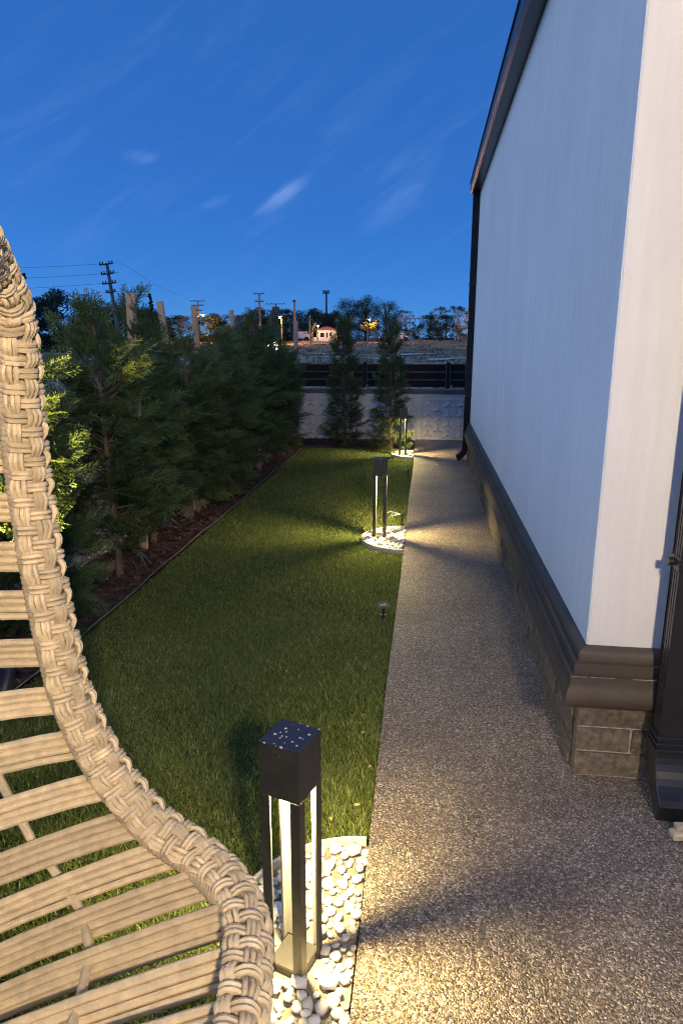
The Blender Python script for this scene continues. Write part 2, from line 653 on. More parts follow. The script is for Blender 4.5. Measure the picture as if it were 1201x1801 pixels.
n = 42000
yy = 16 + 100 * rng.random(n) ** 1.25
xx = rng.uniform(-1, 1, n) * (6 + yy * .36) - yy * .13
zz = np.array([terrain(float(a_), float(b_)) for a_, b_ in zip(xx, yy)])
hh = rng.uniform(.03, .13, n) * (.6 + .5 * np.sin(xx * .8 + np.sin(yy * .3) * 2) ** 2)
ww = hh * rng.uniform(.5, 1.6, n)
aa = rng.uniform(0, 6.28, n)
V = np.stack([np.stack([xx - np.cos(aa) * ww, yy - np.sin(aa) * ww, zz - .02], 1), np.stack([xx + np.cos(aa) * ww, yy + np.sin(aa) * ww, zz - .02], 1),
              np.stack([xx + rng.uniform(-.1, .1, n), yy + rng.uniform(-.1, .1, n), zz + hh], 1)], 1).reshape(-1, 3)
M['drygrass'] = leafy('dry field grass', (.15, .115, .065), (.25, .19, .11), (.36, .28, .17), .3)
dg = obj('dry_grass', np_mesh('dry_grass', V, np.arange(n * 3).reshape(n, 3), None, np.repeat(rng.random(n), 3)), M['drygrass'])
tag(dg, 'dry brown grass tufts across the field beyond the fence', 'grass', kind='stuff')

# lawn soil sheet
mb = MB()
gx = np.linspace(LX - .02, PX0 + .005, 22)
gy = np.linspace(-3.0, 10.05, 110)
vv = [(x, y, .006 * math.sin(5 * x + 3 * y) - .004) for y in gy for x in gx]
ff = [(j * 22 + i, j * 22 + i + 1, (j + 1) * 22 + i + 1, (j + 1) * 22 + i) for j in range(109) for i in range(21)]
lawn = mb.add(vv, ff).build('lawn', M['turf'], smooth=True)
tag(lawn, 'mown lawn between the hedge and the path', kind='structure')

# planting bed, an L along the left wall and back wall
def bed_sheet(x0, x1, y0, y1, nx_, ny_):
    g1, g2 = np.linspace(x0, x1, nx_), np.linspace(y0, y1, ny_)
    vs = [(x, y, .012 + .02 * rng.random()) for y in g2 for x in g1]
    fs = [(j * nx_ + i, j * nx_ + i + 1, (j + 1) * nx_ + i + 1, (j + 1) * nx_ + i) for j in range(ny_ - 1) for i in range(nx_ - 1)]
    return vs, fs


mb = MB()
mb.add(*bed_sheet(WX - .02, LX, -3.0, 10.93, 14, 240))
mb.add(*bed_sheet(LX, PX0, 9.95, 10.93, 40, 24))
so = mb.build('planting_bed', M['soil'], smooth=True)
tag(so, 'red brown soil of the planting bed under the hedge', kind='structure')

# path and patio: an L shaped slab
poly = [(PX0, -4), (3.5, -4), (3.5, HY0 + .05), (PX1, HY0 + .05), (PX1, BY + .01)]
for i in range(25):
    y = BY + .01 - i * .6
    if y < -4:
        break
    poly.append((PX0 + .004 * math.sin(1.7 * y) - .012 * max(0, (y - 8) / 3), y))
pa = MB().prism(poly, -.1, .04).build('path', M['aggregate'])
tag(pa, 'speckled washed aggregate path along the house', kind='structure')

# ================================================================== HOUSE
house = empty('house', (1.5, 5.5, 0))
tag(house, 'white rendered house with brown stone plinth and black gutter', 'house')
HO = Vector((1.5, 5.5, 0))


def hb():
    return MB()


def hpart(mb, name, mat, parent=house, **k):
    mb.v = [(x - HO.x, y - HO.y, z - HO.z) for x, y, z in mb.v]
    return mb.build(name, mat, parent, **k)


WT = 3.29
hpart(hb().box(HX + .015, 6.5, HY0 + .015, HY1 - .015, .33, WT + .1), 'wall', M['render'], bevel=.006)
hpart(hb().box(HX + .012, 6.5, HY0 + .012, HY1 - .012, -.08, .335), 'plinth_core', M['mortar'])
# gutter along the side and the front
gp = [(0, 0), (.085, 0), (.105, .03), (.105, .12), (.115, .12), (.115, .13), (0, .13)]
fr = [((6.5, HY0 + .01, WT), (0, -1, 0), (0, 0, 1)), ((HX + .01, HY0 + .01, WT), (-1, -1, 0), (0, 0, 1)),
      ((HX + .01, HY1, WT), (-1, 0, 0), (0, 0, 1))]
hpart(hb().sweep(gp, fr), 'gutter', M['pipe'])
rf = hb()
rf.add([(HX - .06, HY0 - .06, WT + .14), (6.6, HY0 - .06, WT + .14), (6.6, HY1 + .1, WT + .14), (HX - .06, HY1 + .1, WT + .14),
        (3.5, 4.6, WT + 1.5), (3.5, 6.6, WT + 1.5)],
       [(0, 1, 4), (1, 2, 5, 4), (2, 3, 5), (3, 0, 4, 5), (3, 2, 1, 0)])
hpart(rf, 'roof', M['rooftile'])

# molding: mitred profile swept in lengths
MP = [(-.03, .545), (-.012, .543), (.006, .532), (.014, .522), (.014, .494), (.0275, .492), (.0275, .452), (.041, .450),
      (.041, .425), (.043, .412), (.049, .398), (.0535, .382), (.055, .366), (.051, .350), (.043, .338), (.030, .333), (-.03, .333)]


def molding(p0, p1, d0, d1, name='molding_piece'):
    mb = hb()
    n = 10
    fr = []
    for i in range(n + 1):
        t = i / n
        o = Vector(p0).lerp(Vector(p1), t)
        d = Vector(d0) if i == 0 else (Vector(d1) if i == n else (Vector(d0) if i < n / 2 else Vector(d1)))
        if 0 < i < n:
            d = Vector(p1) - Vector(p0)
            d = Vector((-abs(d.y) > .01 and -1 or 0, -abs(d.x) > .01 and -1 or 0, 0)) if False else DIRMID
        w = .0009
        fr.append((o + Vector((random.uniform(-w, w), random.uniform(-w, w), random.uniform(-w, w))), d, (0, 0, 1)))
    mb.sweep(MP, fr)
    hpart(mb, name, M['molding'], smooth=True)


DIRMID = Vector((0, -1, 0))
xe = [HX, 1.42, 2.4, 3.4]
for i in range(3):
    molding((xe[i] + (.002 if i else 0), HY0, 0), (xe[i + 1] - .002, HY0, 0), (-1, -1, 0) if i == 0 else (0, -1, 0), (0, -1, 0))
DIRMID = Vector((-1, 0, 0))
ye = [HY0, 3.32, 4.5, 5.7, 6.88, 8.05, HY1]
for i in range(6):
    molding((HX, ye[i] + (.002 if i else 0), 0), (HX, ye[i + 1] - .002, 0), (-1, -1, 0) if i == 0 else (-1, 0, 0), (-1, 0, 0))

M['worn'] = simple('worn pale edge', (.36, .32, .26), .9, .3, 40, .2, 80)
for (off, zz) in ((.0278, .4925), (.0413, .4505)):
    x = HX - off
    while x < 1.35:
        ln = random.uniform(.02, .09)
        if random.random() < .7:
            w = hb().tube([(x, HY0 - off, zz), (x + ln * .5, HY0 - off - .0004, zz + random.uniform(-.0008, .0008)), (x + ln, HY0 - off, zz)], random.uniform(.0007, .0014), 4)
            hpart(w, 'worn_edge', M['worn'])
        x += ln + random.uniform(.001, .012)

# split faced blocks of the plinth
def block_mesh(lx, ly, lz, seed):
    r = random.Random(seed)
    bm = bmesh.new()
    bmesh.ops.create_cube(bm, size=1)
    bmesh.ops.scale(bm, vec=(lx, ly, lz), verts=bm.verts)
    bmesh.ops.bevel(bm, geom=bm.edges[:], offset=.004, segments=1, affect='EDGES')
    for vtx in bm.verts:
        vtx.co += Vector((r.uniform(-.002, .002), r.uniform(-.003, .003), r.uniform(-.0015, .0015)))
    me = bpy.data.meshes.new('brick')
    bm.to_mesh(me)
    bm.free()
    me.materials.append(M['brick'])
    return me


CH = .0955
side_me = [block_mesh(.055, .292, CH - .008, 30 + k) for k in range(4)]
half_me = [block_mesh(.055, .142, CH - .008, 50 + k) for k in range(2)]
front_me = [block_mesh(.292, .055, CH - .008, 40 + k) for k in range(3)]
fhalf_me = [block_mesh(.182, .055, CH - .008, 60 + k) for k in range(2)]
for c in range(3):
    z = .045 + CH * (c + .5)
    # front: corner block shows its face on the front
    x = HX
    k = 0
    first = .3 if c % 2 == 0 else .19
    while x < 1.9:
        ln = first if k == 0 else .3
        o = obj('brick', random.choice(front_me if ln == .3 else fhalf_me), None, house)
        o.location = Vector((x + ln / 2 + .002, HY0 + .0275 + random.uniform(-.003, .002), z)) - HO
        x += ln
        k += 1
    y = HY0 + .057
    k = 0
    first = .15 if c % 2 == 0 else .3
    while y < HY1 - .2:
        ln = first if k == 0 else .3
        o = obj('brick', random.choice(side_me if ln == .3 else half_me), None, house)
        o.location = Vector((HX + .0275 + random.uniform(-.005, .003), y + ln / 2, z)) - HO
        y += ln
        k += 1


# downpipes -----------------------------------------------------------
def flute(w, d, g=.006):
    """fluted rectangle, w across (A), d deep (B)"""
    p = []
    for i in range(5):
        a0 = -w / 2 + w * (i + .15) / 5
        a1 = -w / 2 + w * (i + .85) / 5
        p += [(a0 - w * .06, -d / 2 + g), (a0, -d / 2), (a1, -d / 2), (a1 + w * .06, -d / 2 + g)]
    for i in range(4):
        b0 = -d / 2 + d * (i + .2) / 4
        b1 = -d / 2 + d * (i + .8) / 4
        p += [(w / 2 - g, b0 - d * .04), (w / 2, b0), (w / 2, b1), (w / 2 - g, b1 + d * .04)]
    p += [(w / 2, d / 2), (-w / 2, d / 2)]
    for i in range(3, -1, -1):
        b0 = -d / 2 + d * (i + .2) / 4
        b1 = -d / 2 + d * (i + .8) / 4
        p += [(-w / 2 + g, b1 + d * .04), (-w / 2, b1), (-w / 2, b0), (-w / 2 + g, b0 - d * .04)]
    return p


def rect(w, d):
    return [(-w / 2, -d / 2), (w / 2, -d / 2), (w / 2, d / 2), (-w / 2, d / 2)]


def downpipe(root, w, d, z_top, out, side, shoe_reach, knob=True):
    """root at foot; out = horizontal unit vector away from the wall; side = across."""
    out, side = Vector(out), Vector(side)
    up = Vector((0, 0, 1))
    fr = [((0, 0, .20), side, -out), ((0, 0, z_top), side, -out)]
    mb = MB()
    mb.sweep([(a, b) for a, b in flute(w, d)], [(o, s, -out * -1) for o, s, q in fr])
    mb.build('pipe', M['pipe'], root)
    for zz in (.205, .228, .251):
        MB().sweep(rect(w + .014, d + .014), [(Vector((0, 0, zz)), side, out), (Vector((0, 0, zz + .014)), side, out)]).build('collar', M['pipe'], root, bevel=.003)
    pts = []
    for i in range(9):
        t = i / 8
        a = t * R_(68)
        o = Vector((0, 0, .21)) + out * (shoe_reach * (1 - math.cos(a)) * 1.25) - up * (.185 * math.sin(a) / math.sin(R_(68)) * .92)
        nrm = (out * math.cos(a) + up * math.sin(a))
        pts.append((o, side * (1 + .08 * t), nrm))
    mb = MB()
    mb.sweep(rect(w + .004, d + .002), pts)
    mb.build('shoe', M['pipe'], root, bevel=.003)
    for zz in (.85, 2.2):
        c = MB().sweep(rect(w + .01, d + .01), [(Vector((0, 0, zz - .02)), side, out), (Vector((0, 0, zz + .02)), side, out)]).build('bracket', M['pipe'], root, bevel=.003)
        if knob:
            k = MB()
            k.tube([side * -(w / 2 - .004) + up * zz - out * .01, side * -(w / 2 + .022) + up * zz - out * .01], .0135, 12)
            k.build('bracket_lug', M['pipe'], c, smooth=True)
            k = MB()
            k.lathe([(.004, -.012), (.0105, -.008), (.0125, 0), (.0105, .008), (.004, .012)], 12, side * -(w / 2 - .004) + up * zz + out * (d / 2 + .004))
            k.build('screw_head', M['pipe'], c, smooth=True)


dp = empty('downpipe', (.838, 2.128, .035))
tag(dp, 'fluted black downpipe at the right edge, standing before the cream wall corner', 'downpipe')
downpipe(dp, .104, .075, 3.27, (0, -1, 0), (1, 0, 0), .16)
dp2 = empty('downpipe', (.527, 8.95, .035))
tag(dp2, 'slim black downpipe at the far end of the house wall', 'downpipe')
downpipe(dp2, .082, .078, 3.27, (-1, 0, 0), (0, -1, 0), .14, knob=False)

# offcut lying by the shoe
oc = MB()
oc.box(.80, .92, 1.925, 1.965, .041, .064, .12)
oc.box(.815, .925, 1.94, 1.972, .0645, .078, .06)
tag(oc.build('wood_offcut', M['offcut'], bevel=.004), 'small pale wood offcut beside the foot of the right downpipe', 'offcut')


# ================================================================== GARDEN WALLS AND FENCES
def motif_mesh():
    mb = MB()
    for k in range(3):
        a = R_(90 + 120 * k)
        d = Vector((math.cos(a), math.sin(a)))
        n = Vector((-d.y, d.x))
        L, w, h = .076, .016, .028
        p = [d * 0 + n * w, d * L + n * w, d * L - n * w, d * 0 - n * w]
        q = [d * 0, d * (L - .006)]
        vs = [(t.x, 0, t.y) for t in p] + [(t.x, -h, t.y) for t in q]
        mb.add(vs, [(0, 1, 5, 4), (1, 2, 5), (2, 3, 4, 5), (3, 0, 4)])
    return mb.mesh('relief_motif')


MOTIF = motif_mesh()
MOTIF.materials.append(M['concrete'])


def garden_wall(label, origin, rz, length, first_post, panels_from, panels_to):
    """local x along the wall, local -y is the face seen from the garden"""
    w = empty('garden_wall', origin, rz)
    tag(w, label, 'wall')
    MB().box(0, length, 0, .14, -.1, .757).build('wall_core', M['concrete'], w)
    MB().box(0, length, -.035, .18, .759, .822).build('coping', M['coping'], w, bevel=.004)
    MB().box(0, length, -.012, -.0005, .70, .755).build('top_band', M['concrete'], w, bevel=.003)
    x = first_post
    while x < length:
        MB().box(x - .036, x + .036, -.026, -.0008, -.05, .698).build('pilaster', M['concrete'], w, bevel=.003)
        for s in (0, 1):
            p0 = x + .04 + s * .51
            p1 = p0 + .505
            if p1 > length or p1 < panels_from or p0 > panels_to:
                continue
            f = MB()
            f.box(p0 + .004, p0 + .022, -.017, -.0006, .03, .694)
            f.box(p1 - .022, p1 - .004, -.017, -.0006, .03, .694)
            f.box(p0 + .0225, p1 - .0225, -.017, -.0006, .664, .694)
            f.box(p0 + .0225, p1 - .0225, -.017, -.0006, .03, .05)
            fo_ = f.build('panel_frame', M['concrete'], w, bevel=.002)
            for ci, cx_ in enumerate((.095, .2525, .41)):
                for ri in range(4):
                    z = .125 + ri * .158 + (.079 if ci % 2 else 0)
                    if z > .62:
                        continue
                    o = obj('relief_motif', MOTIF, None, fo_)
                    o.location = (p0 + cx_, -.0008, z)
        x += 1.09
    return w


def garden_fence(label, origin, rz, length, first):
    f = empty('garden_fence', origin, rz)
    tag(f, label, 'fence')
    posts = []
    x = first
    while x < length:
        posts.append(x)
        x += 1.3
    for x in posts:
        MB().box(x - .03, x + .03, -.02, .03, 0, .405).build('post', M['fence'], f, bevel=.003)
        MB().box(x - .034, x + .034, -.024, .034, .405, .415).build('post_cap', M['fence'], f, bevel=.002)
    b = [0] + posts + [length]
    for i in range(len(b) - 1):
        for z0, z1 in ((.035, .135), (.155, .255), (.275, .375)):
            MB().box(b[i] + .034, b[i + 1] - .034, .0, .02, z0, z1).build('slat', M['fence'], f, bevel=.002)
        for z0 in (.137, .257):
            MB().box(b[i] + .031, b[i + 1] - .031, -.012, .012, z0, z0 + .016).build('rail', M['pole_rail'], f)
        MB().box(b[i] + .031, b[i + 1] - .031, -.012, .024, .377, .392).build('rail', M['pole_rail'], f)
    return f


M['pole_rail'] = simple('dark grey rail', (.03, .031, .035), .5, .2, 8, .05, 60)
garden_wall('pale concrete wall with raised three pointed motifs across the far end', (WX - .14, BY, 0), 0, 6.0, 2.38 - 1.09 * 2, 0, 3.2)
garden_fence('black slatted fence on top of the far garden wall', (WX - .14, BY + .05, .822), 0, 6.0, .21)
garden_wall('pale concrete garden wall behind the left hedge', (WX, .2, 0), R_(90), 10.68, .3, 2.2, 9.5)
garden_fence('black slatted fence on the garden wall behind the left hedge', (WX - .05, .2, .822), R_(90), 10.65, .6)
# bright little brackets at the fence posts
for (x, lab) in ((.315, 'bright metal bracket at the fence post nearest the house'), (-1.0, 'bright metal bracket at the fence post between the two small cypresses')):
    e = empty('fence_bracket', (x + .03, BY + .0, .823))
    tag(e, lab, 'bracket')
    MB().box(-.045, .045, -.012, .02, 0, .012, .2).build('foot_plate', M['silverclip'], e, bevel=.002)
    MB().tube([(.02, .005, .012), (.03, .0, .05), (.055, -.005, .07)], .007, 8).build('arm', M['silverclip'], e, smooth=True)

# lawn edging line
pts = [(LX + .008 * math.sin(2.3 * y) + .005 * math.sin(7 * y), y, .03) for y in np.arange(-2.5, 9.95, .12)]
eo = MB().tube(pts, .0034, 5).build('lawn_edging', M['string'], smooth=True)
tag(eo, 'thin pale edging line between the lawn and the hedge bed', 'edging')


# ================================================================== BOLLARD LAMPS AND PEBBLE BEDS
def make_bollard():
    r = empty('bollard_lamp', (0, 0, 0))
    s = .0525
    t = .004
    # head: open box sleeve
    hm = MB()
    for (x0, x1, y0, y1) in ((-s, s, -s, -s + t), (-s, s, s - t, s), (-s, -s + t, -s + t, s - t), (s - t, s, -s + t, s - t)):
        hm.box(x0, x1, y0, y1, .515, .648)
    hm.box(-s + t, s - t, -s + t, s - t, .560, .570)
    head = hm.build('head', M['lamp_black'], r)
    MB().box(-s - .0005, s + .0005, -s - .0005, s + .0005, .6485, .6525).build('lid', M['lid'], r, bevel=.001)
    for sx_, sy_ in ((-1, -1), (1, -1), (1, 1), (-1, 1)):
        p = MB()
        w = .025
        L = [(0, 0), (w, 0), (w, t), (t, t), (t, w), (0, w)]
        pl = [((s - a) * sx_, (s - b) * sy_) for a, b in L]
        if sx_ * sy_ < 0:
            pl = pl[::-1]
        p.prism(pl, .0, .5145)
        po = p.build('post', M['lamp_black'], r)
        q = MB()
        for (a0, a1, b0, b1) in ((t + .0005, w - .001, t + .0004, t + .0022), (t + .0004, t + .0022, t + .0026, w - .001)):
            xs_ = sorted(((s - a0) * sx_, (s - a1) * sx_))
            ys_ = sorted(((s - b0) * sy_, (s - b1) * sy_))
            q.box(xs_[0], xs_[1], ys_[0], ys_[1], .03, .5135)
        q.build('added_glow_plate', M['painted_glow'], po)  # added plates, their pale colour brightens the lamp-lit insides of the posts
    MB().box(-s + .005, s - .005, -s + .005, s - .005, .0, .028).build('base_plate', M['lamp_black'], r, bevel=.003)
    led = MB()
    n = 20
    led.add([(.02 * math.cos(2 * PI * k / n), .02 * math.sin(2 * PI * k / n), .5195) for k in range(n)], [tuple(range(n - 1, -1, -1))])
    me = bpy.data.meshes.new('led_disc')
    me.from_pydata(led.v, [], led.f)
    obj('led_disc', me, M['led'], r)
    hs = MB().lathe([(.036, .520), (.036, .5595)], 20).build('led_housing', M['lamp_black'], r)
    MB().tube([(.0, -s - .0002, .626), (.0, -s - .003, .626)], .0032, 10).build('screw', M['brass'], head, smooth=True)
    return r


bol = make_bollard()
for i, (x, y, rz, lab) in enumerate(((-.29, 1.385, -19.6, 'near black bollard lamp with speckled lid beside the wicker chair'),
                                     (-.34, 5.29, 1.0, 'middle black bollard lamp standing in white pebbles beside the path'),
                                     (-.30, 9.40, 3.0, 'farthest black bollard lamp before the cypress by the back wall'))):
    o = bol if i == 0 else copy_tree(bol)
    o.location = (x, y, .012)
    o.rotation_euler.z = R_(rz)
    tag(o, lab, 'lamp', 'bollard lamps along the path')


def pebble_mesh(seed):
    r = random.Random(seed)
    bm = bmesh.new()
    bmesh.ops.create_icosphere(bm, subdivisions=1, radius=1)
    for vtx in bm.verts:
        vtx.co *= r.uniform(.72, 1.16)
    me = bpy.data.meshes.new('pebble')
    bm.to_mesh(me)
    bm.free()
    me.polygons.foreach_set('use_smooth', [True] * len(me.polygons))
    me.materials.append(M['pebble'])
    return me


PEB = [pebble_mesh(k) for k in range(5)]
BEDS = ((-.138, 1.475, .345), (-.138, 5.222, .335), (-.150, 9.42, .30))
for bi, (bx_, by_, br) in enumerate(BEDS):
    e = empty('pebble_bed', (bx_, by_, 0))
    tag(e, ('white pebble half circle around the near bollard lamp', 'white pebble half circle around the middle bollard lamp',
            'white pebbles at the foot of the farthest bollard lamp')[bi], 'pebble bed', 'pebble beds around the lamps')
    pts = [(br * math.cos(a), br * math.sin(a), .034) for a in np.linspace(R_(91), R_(269), 40)]
    mb = MB()
    mb.sweep([(-.006, -.035), (.006, -.035), (.006, .008), (.0, .012), (-.006, .008)],
             [(p, Vector((p[0], p[1], 0)).normalized(), (0, 0, 1)) for p in pts])
    mb.build('edging_ring', M['ring'], e, smooth=True)
    lamp_xy = [(-.29, 1.385), (-.34, 5.29), (-.30, 9.40)][bi]
    placed = []
    tries = 0
    while len(placed) < 190 and tries < 6000:
        tries += 1
        a = random.uniform(R_(90), R_(270))
        q = (br - .022) * math.sqrt(random.random())
        x, y = q * math.cos(a), q * math.sin(a)
        if x > -.006:
            continue
        if abs(bx_ + x - lamp_xy[0]) < .068 and abs(by_ + y - lamp_xy[1]) < .068:
            continue
        s = random.choice((random.uniform(.008, .014), random.uniform(.012, .022), random.uniform(.016, .027)))
        if any((x - p[0]) ** 2 + (y - p[1]) ** 2 < (.74 * (s + p[2])) ** 2 for p in placed):
            continue
        placed.append((x, y, s))
        o = obj('pebble', random.choice(PEB), None, e)
        o.location = (x, y, .016 + s * .35 + random.uniform(0, .012))
        o.scale = (s * random.uniform(.9, 1.25), s * random.uniform(.9, 1.2), s * random.uniform(.6, .85))
        o.rotation_euler = (random.uniform(-.4, .4), random.uniform(-.4, .4), random.uniform(0, 6.28))
    # fine white chips under the pebbles
    cm = MB()
    n = 24
    cm.add([(0, 0, .018)] + [((br - .007) * math.cos(a), (br - .007) * math.sin(a), .018) for a in np.linspace(R_(90), R_(270), n)],
           [(0, i + 1, i + 2) for i in range(n - 1)])
    cm.build('gravel_base', M['grit'], e)


# ================================================================== SPRINKLERS
def sprinkler(loc, h, lab, spray_dir, spread, reach, nstreak, seed):
    r = random.Random(seed)
    e = empty('sprinkler', loc)
    tag(e, lab, 'sprinkler', 'pop up sprinklers along the path edge')
    MB().lathe([(.013, 0), (.013, h * .35), (.016, h * .36), (.016, h * .42), (.009, h * .43), (.009, h)], 14).build('riser', M['plastic'], e, smooth=True)
    MB().lathe([(.0105, h), (.0115, h + .004), (.0115, h + .012), (.007, h + .015)], 14).build('nozzle', M['plastic'], e, smooth=True)
    mb = MB()
    for k in range(nstreak):
        a = spray_dir + r.uniform(-spread, spread)
        el_ = r.uniform(-.05, .55)
        L = reach * r.uniform(.35, 1.0)
        pts = []
        for i in range(6):
            t = i / 5
            d = L * t
            pts.append((math.cos(a) * d, math.sin(a) * d, h + .012 + math.tan(el_) * d - .45 * d * d / max(reach, .05)))
        mb.tube(pts, [.0008, .0007, .0006, .0005, .0004, .0002], 4)
    for k in range(nstreak * 16):
        a = spray_dir + r.uniform(-spread, spread)
        d = reach * r.uniform(.2, 1.5)
        z = h + .01 + r.uniform(0, .6) * d - .3 * d * d / max(reach, .05)
        q = r.uniform(.0005, .0012)
        c = Vector((math.cos(a) * d, math.sin(a) * d, max(z, .02)))
        mb.add([c + Vector((q, 0, -q)), c + Vector((-q, q, -q)), c + Vector((-q, -q, -q)), c + Vector((0, 0, q))], [(0, 1, 2), (0, 1, 3), (1, 2, 3), (2, 0, 3)])
    o = mb.build('water_spray', M['spray'], e)


sprinkler((-.206, 3.65, .0), .075, 'short sprinkler spraying in the lawn nearest the wicker chair', R_(150), PI, .05, 16, 3)
sprinkler((-.172, 5.60, .0), .120, 'tall thin sprinkler behind the middle bollard lamp', R_(165), .5, .20, 10, 4)
sprinkler((-.182, 7.96, .0), .075, 'small sprinkler before the farthest bollard lamp', R_(170), .6, .15, 10, 5)

# ================================================================== GRASS
def grass_mesh():
    Ps = []
    for (y0, y1, dens, hmul, wmul) in ((.45, 2.2, 46000, 1.0, 1.0), (2.2, 3.6, 34000, 1.0, 1.1), (3.6, 6.0, 20000, 1.05, 1.4), (6.0, 10.0, 12000, 1.1, 1.9)):
        x0 = LX + .012 if y0 > 2 else -1.5
        n = int((PX0 - x0) * (y1 - y0) * dens)
        x = rng.uniform(x0, PX0 - .003, n)
        y = rng.uniform(y0, y1, n)
        keep = np.ones(n, bool)
        for bx_, by_, br in BEDS:
            keep &= ((x - bx_) ** 2 + (y - by_) ** 2) > (br + .008) ** 2
        x, y = x[keep], y[keep]
        # patchy thickness
        pt = .5 + .3 * np.sin(x * 7.1 + 2 * np.sin(y * 3.3)) * np.sin(y * 6.3 + 1.7 * np.sin(x * 4.1)) + .2 * np.sin(x * 2.3 + 1.9 * np.sin(y * 1.1)) * np.sin(y * 1.7 + x)
        Ps.append(np.stack([x, y, np.full_like(x, hmul), np.full_like(x, wmul), pt], 1))
    P = np.concatenate(Ps)
    n = len(P)
    h = rng.uniform(.013, .034, n) * P[:, 2] * (.85 + .3 * P[:, 4])
    w = rng.uniform(.0011, .0021, n) * P[:, 3]
    a = rng.uniform(0, 2 * np.pi, n)
    la = rng.uniform(0, 2 * np.pi, n)
    lean = rng.uniform(.15, 1.0, n) * h
    base = np.stack([P[:, 0], P[:, 1], np.full(n, -.004)], 1)
    side = np.stack([np.cos(a) * w, np.sin(a) * w, np.zeros(n)], 1)
    ld = np.stack([np.cos(la), np.sin(la), np.zeros(n)], 1)
    mid = base + ld * (lean * .3)[:, None] + np.stack([np.zeros(n), np.zeros(n), h * .6], 1)
    tip = base + ld * lean[:, None] + np.stack([np.zeros(n), np.zeros(n), h], 1)
    V = np.stack([base - side, base + side, mid + side * .8, mid - side * .8, tip], 1).reshape(-1, 3)
    V[:, 0] = np.minimum(V[:, 0], PX0 + .006 + .014 * np.abs(np.sin(V[:, 1] * 9) * np.sin(V[:, 1] * 23 + 1)))
    idx = np.arange(n) * 5
    Q = np.stack([idx, idx + 1, idx + 2, idx + 3], 1)
    T = np.stack([idx + 3, idx + 2, idx + 4], 1)
    rv = np.clip(rng.beta(1.1, 1.7, n) * .85 + .16 * P[:, 4] + (rng.random(n) > .955) * .5, 0, 1)
    return np_mesh('grass', V, T, Q, np.repeat(rv, 5))


go = obj('grass', grass_mesh(), M['grass'])
tag(go, 'short mown green grass blades of the lawn', 'grass', kind='stuff')

# mulch chips in the bed
n = 5200
x = rng.uniform(WX + .02, LX - .01, n)
y = rng.uniform(1.0, 10.8, n)
k = rng.random(n) < .14
x[k] = rng.uniform(LX, PX0 - .1, k.sum())
y[k] = rng.uniform(10.1, 10.85, k.sum())
a = rng.uniform(0, 6.28, n)
L = rng.uniform(.008, .026, n)
W = L * rng.uniform(.25, .5, n)
z = rng.uniform(.03, .045, n)
c, s = np.cos(a), np.sin(a)
tl = rng.uniform(-.012, .012, (n, 4))
V = np.stack([np.stack([x + c * L - s * W, y + s * L + c * W, z + tl[:, 0]], 1), np.stack([x - c * L - s * W, y - s * L + c * W, z + tl[:, 1]], 1),
              np.stack([x - c * L + s * W, y - s * L - c * W, z + tl[:, 2]], 1), np.stack([x + c * L + s * W, y + s * L - c * W, z + tl[:, 3]], 1)], 1).reshape(-1, 3)
ch = obj('bark_mulch', np_mesh('bark_mulch', V, None, np.arange(n * 4).reshape(n, 4)), M['chip'])
tag(ch, 'dark red brown bark mulch on the hedge bed', 'mulch', kind='stuff')

# ================================================================== CYPRESS HEDGE
def frond_template(seed):
    """flat feathery spray along +x, unit length: kites (4 verts each)"""
    r = random.Random(seed)
    K = []

    def kite(p, d, L, w):
        n = (-d[1], d[0])
        K.append([(p[0], p[1]), (p[0] + d[0] * L * .45 + n[0] * w, p[1] + d[1] * L * .45 + n[1] * w), (p[0] + d[0] * L, p[1] + d[1] * L),
                  (p[0] + d[0] * L * .45 - n[0] * w, p[1] + d[1] * L * .45 - n[1] * w)])

    kite((0, 0), (1, 0), 1.0, .016)
    for i in range(7):
        t = .12 + .84 * i / 7
        for sgn in (-1, 1):
            tt = t + (.05 if sgn > 0 else 0)
            ang = R_(r.uniform(32, 52)) * sgn
            L = (.46 * (1 - tt) + .10) * r.uniform(.8, 1.2)
            d = (math.cos(ang), math.sin(ang))
            kite((tt, 0), d, L, .017)
            for q in (.3, .55, .8):
                for s2 in (-1, 1):
                    if r.random() < .3:
                        continue
                    a2 = ang + s2 * R_(r.uniform(28, 48))
                    kite((tt + d[0] * L * q, d[1] * L * q), (math.cos(a2), math.sin(a2)), L * .42 * (1.15 - q), .015)
    return np.array(K)          # (k,4,2)


FR = [frond_template(k) for k in range(4)]


def place_fronds(specs, r):
    """specs: (pos, dir, up, length, droop, tone)"""
    VV, AA = [], []
    for pos, d, up, L, droop, tone in specs:
        K = FR[r.randrange(4)]
        d = Vector(d).normalized()
        sd = d.cross(Vector(up))
        if sd.length < 1e-3:
            sd = Vector((1, 0, 0))
        sd.normalize()
        nn = sd.cross(d)
        x = K[:, :, 0].reshape(-1)
        y = K[:, :, 1].reshape(-1)
        zb = -droop * x * x + .10 * np.abs(y) * r.uniform(-1, 1.6) + rng.normal(0, .012, len(x))
        P = np.array(pos)[None, :] + L * (x[:, None] * np.array(d) + y[:, None] * np.array(sd) + zb[:, None] * np.array(nn))
        VV.append(P)
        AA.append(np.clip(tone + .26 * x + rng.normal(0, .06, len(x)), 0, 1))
    V = np.concatenate(VV)
    A = np.concatenate(AA)
    Q = np.arange(len(V)).reshape(-1, 4)
    return V, Q, A


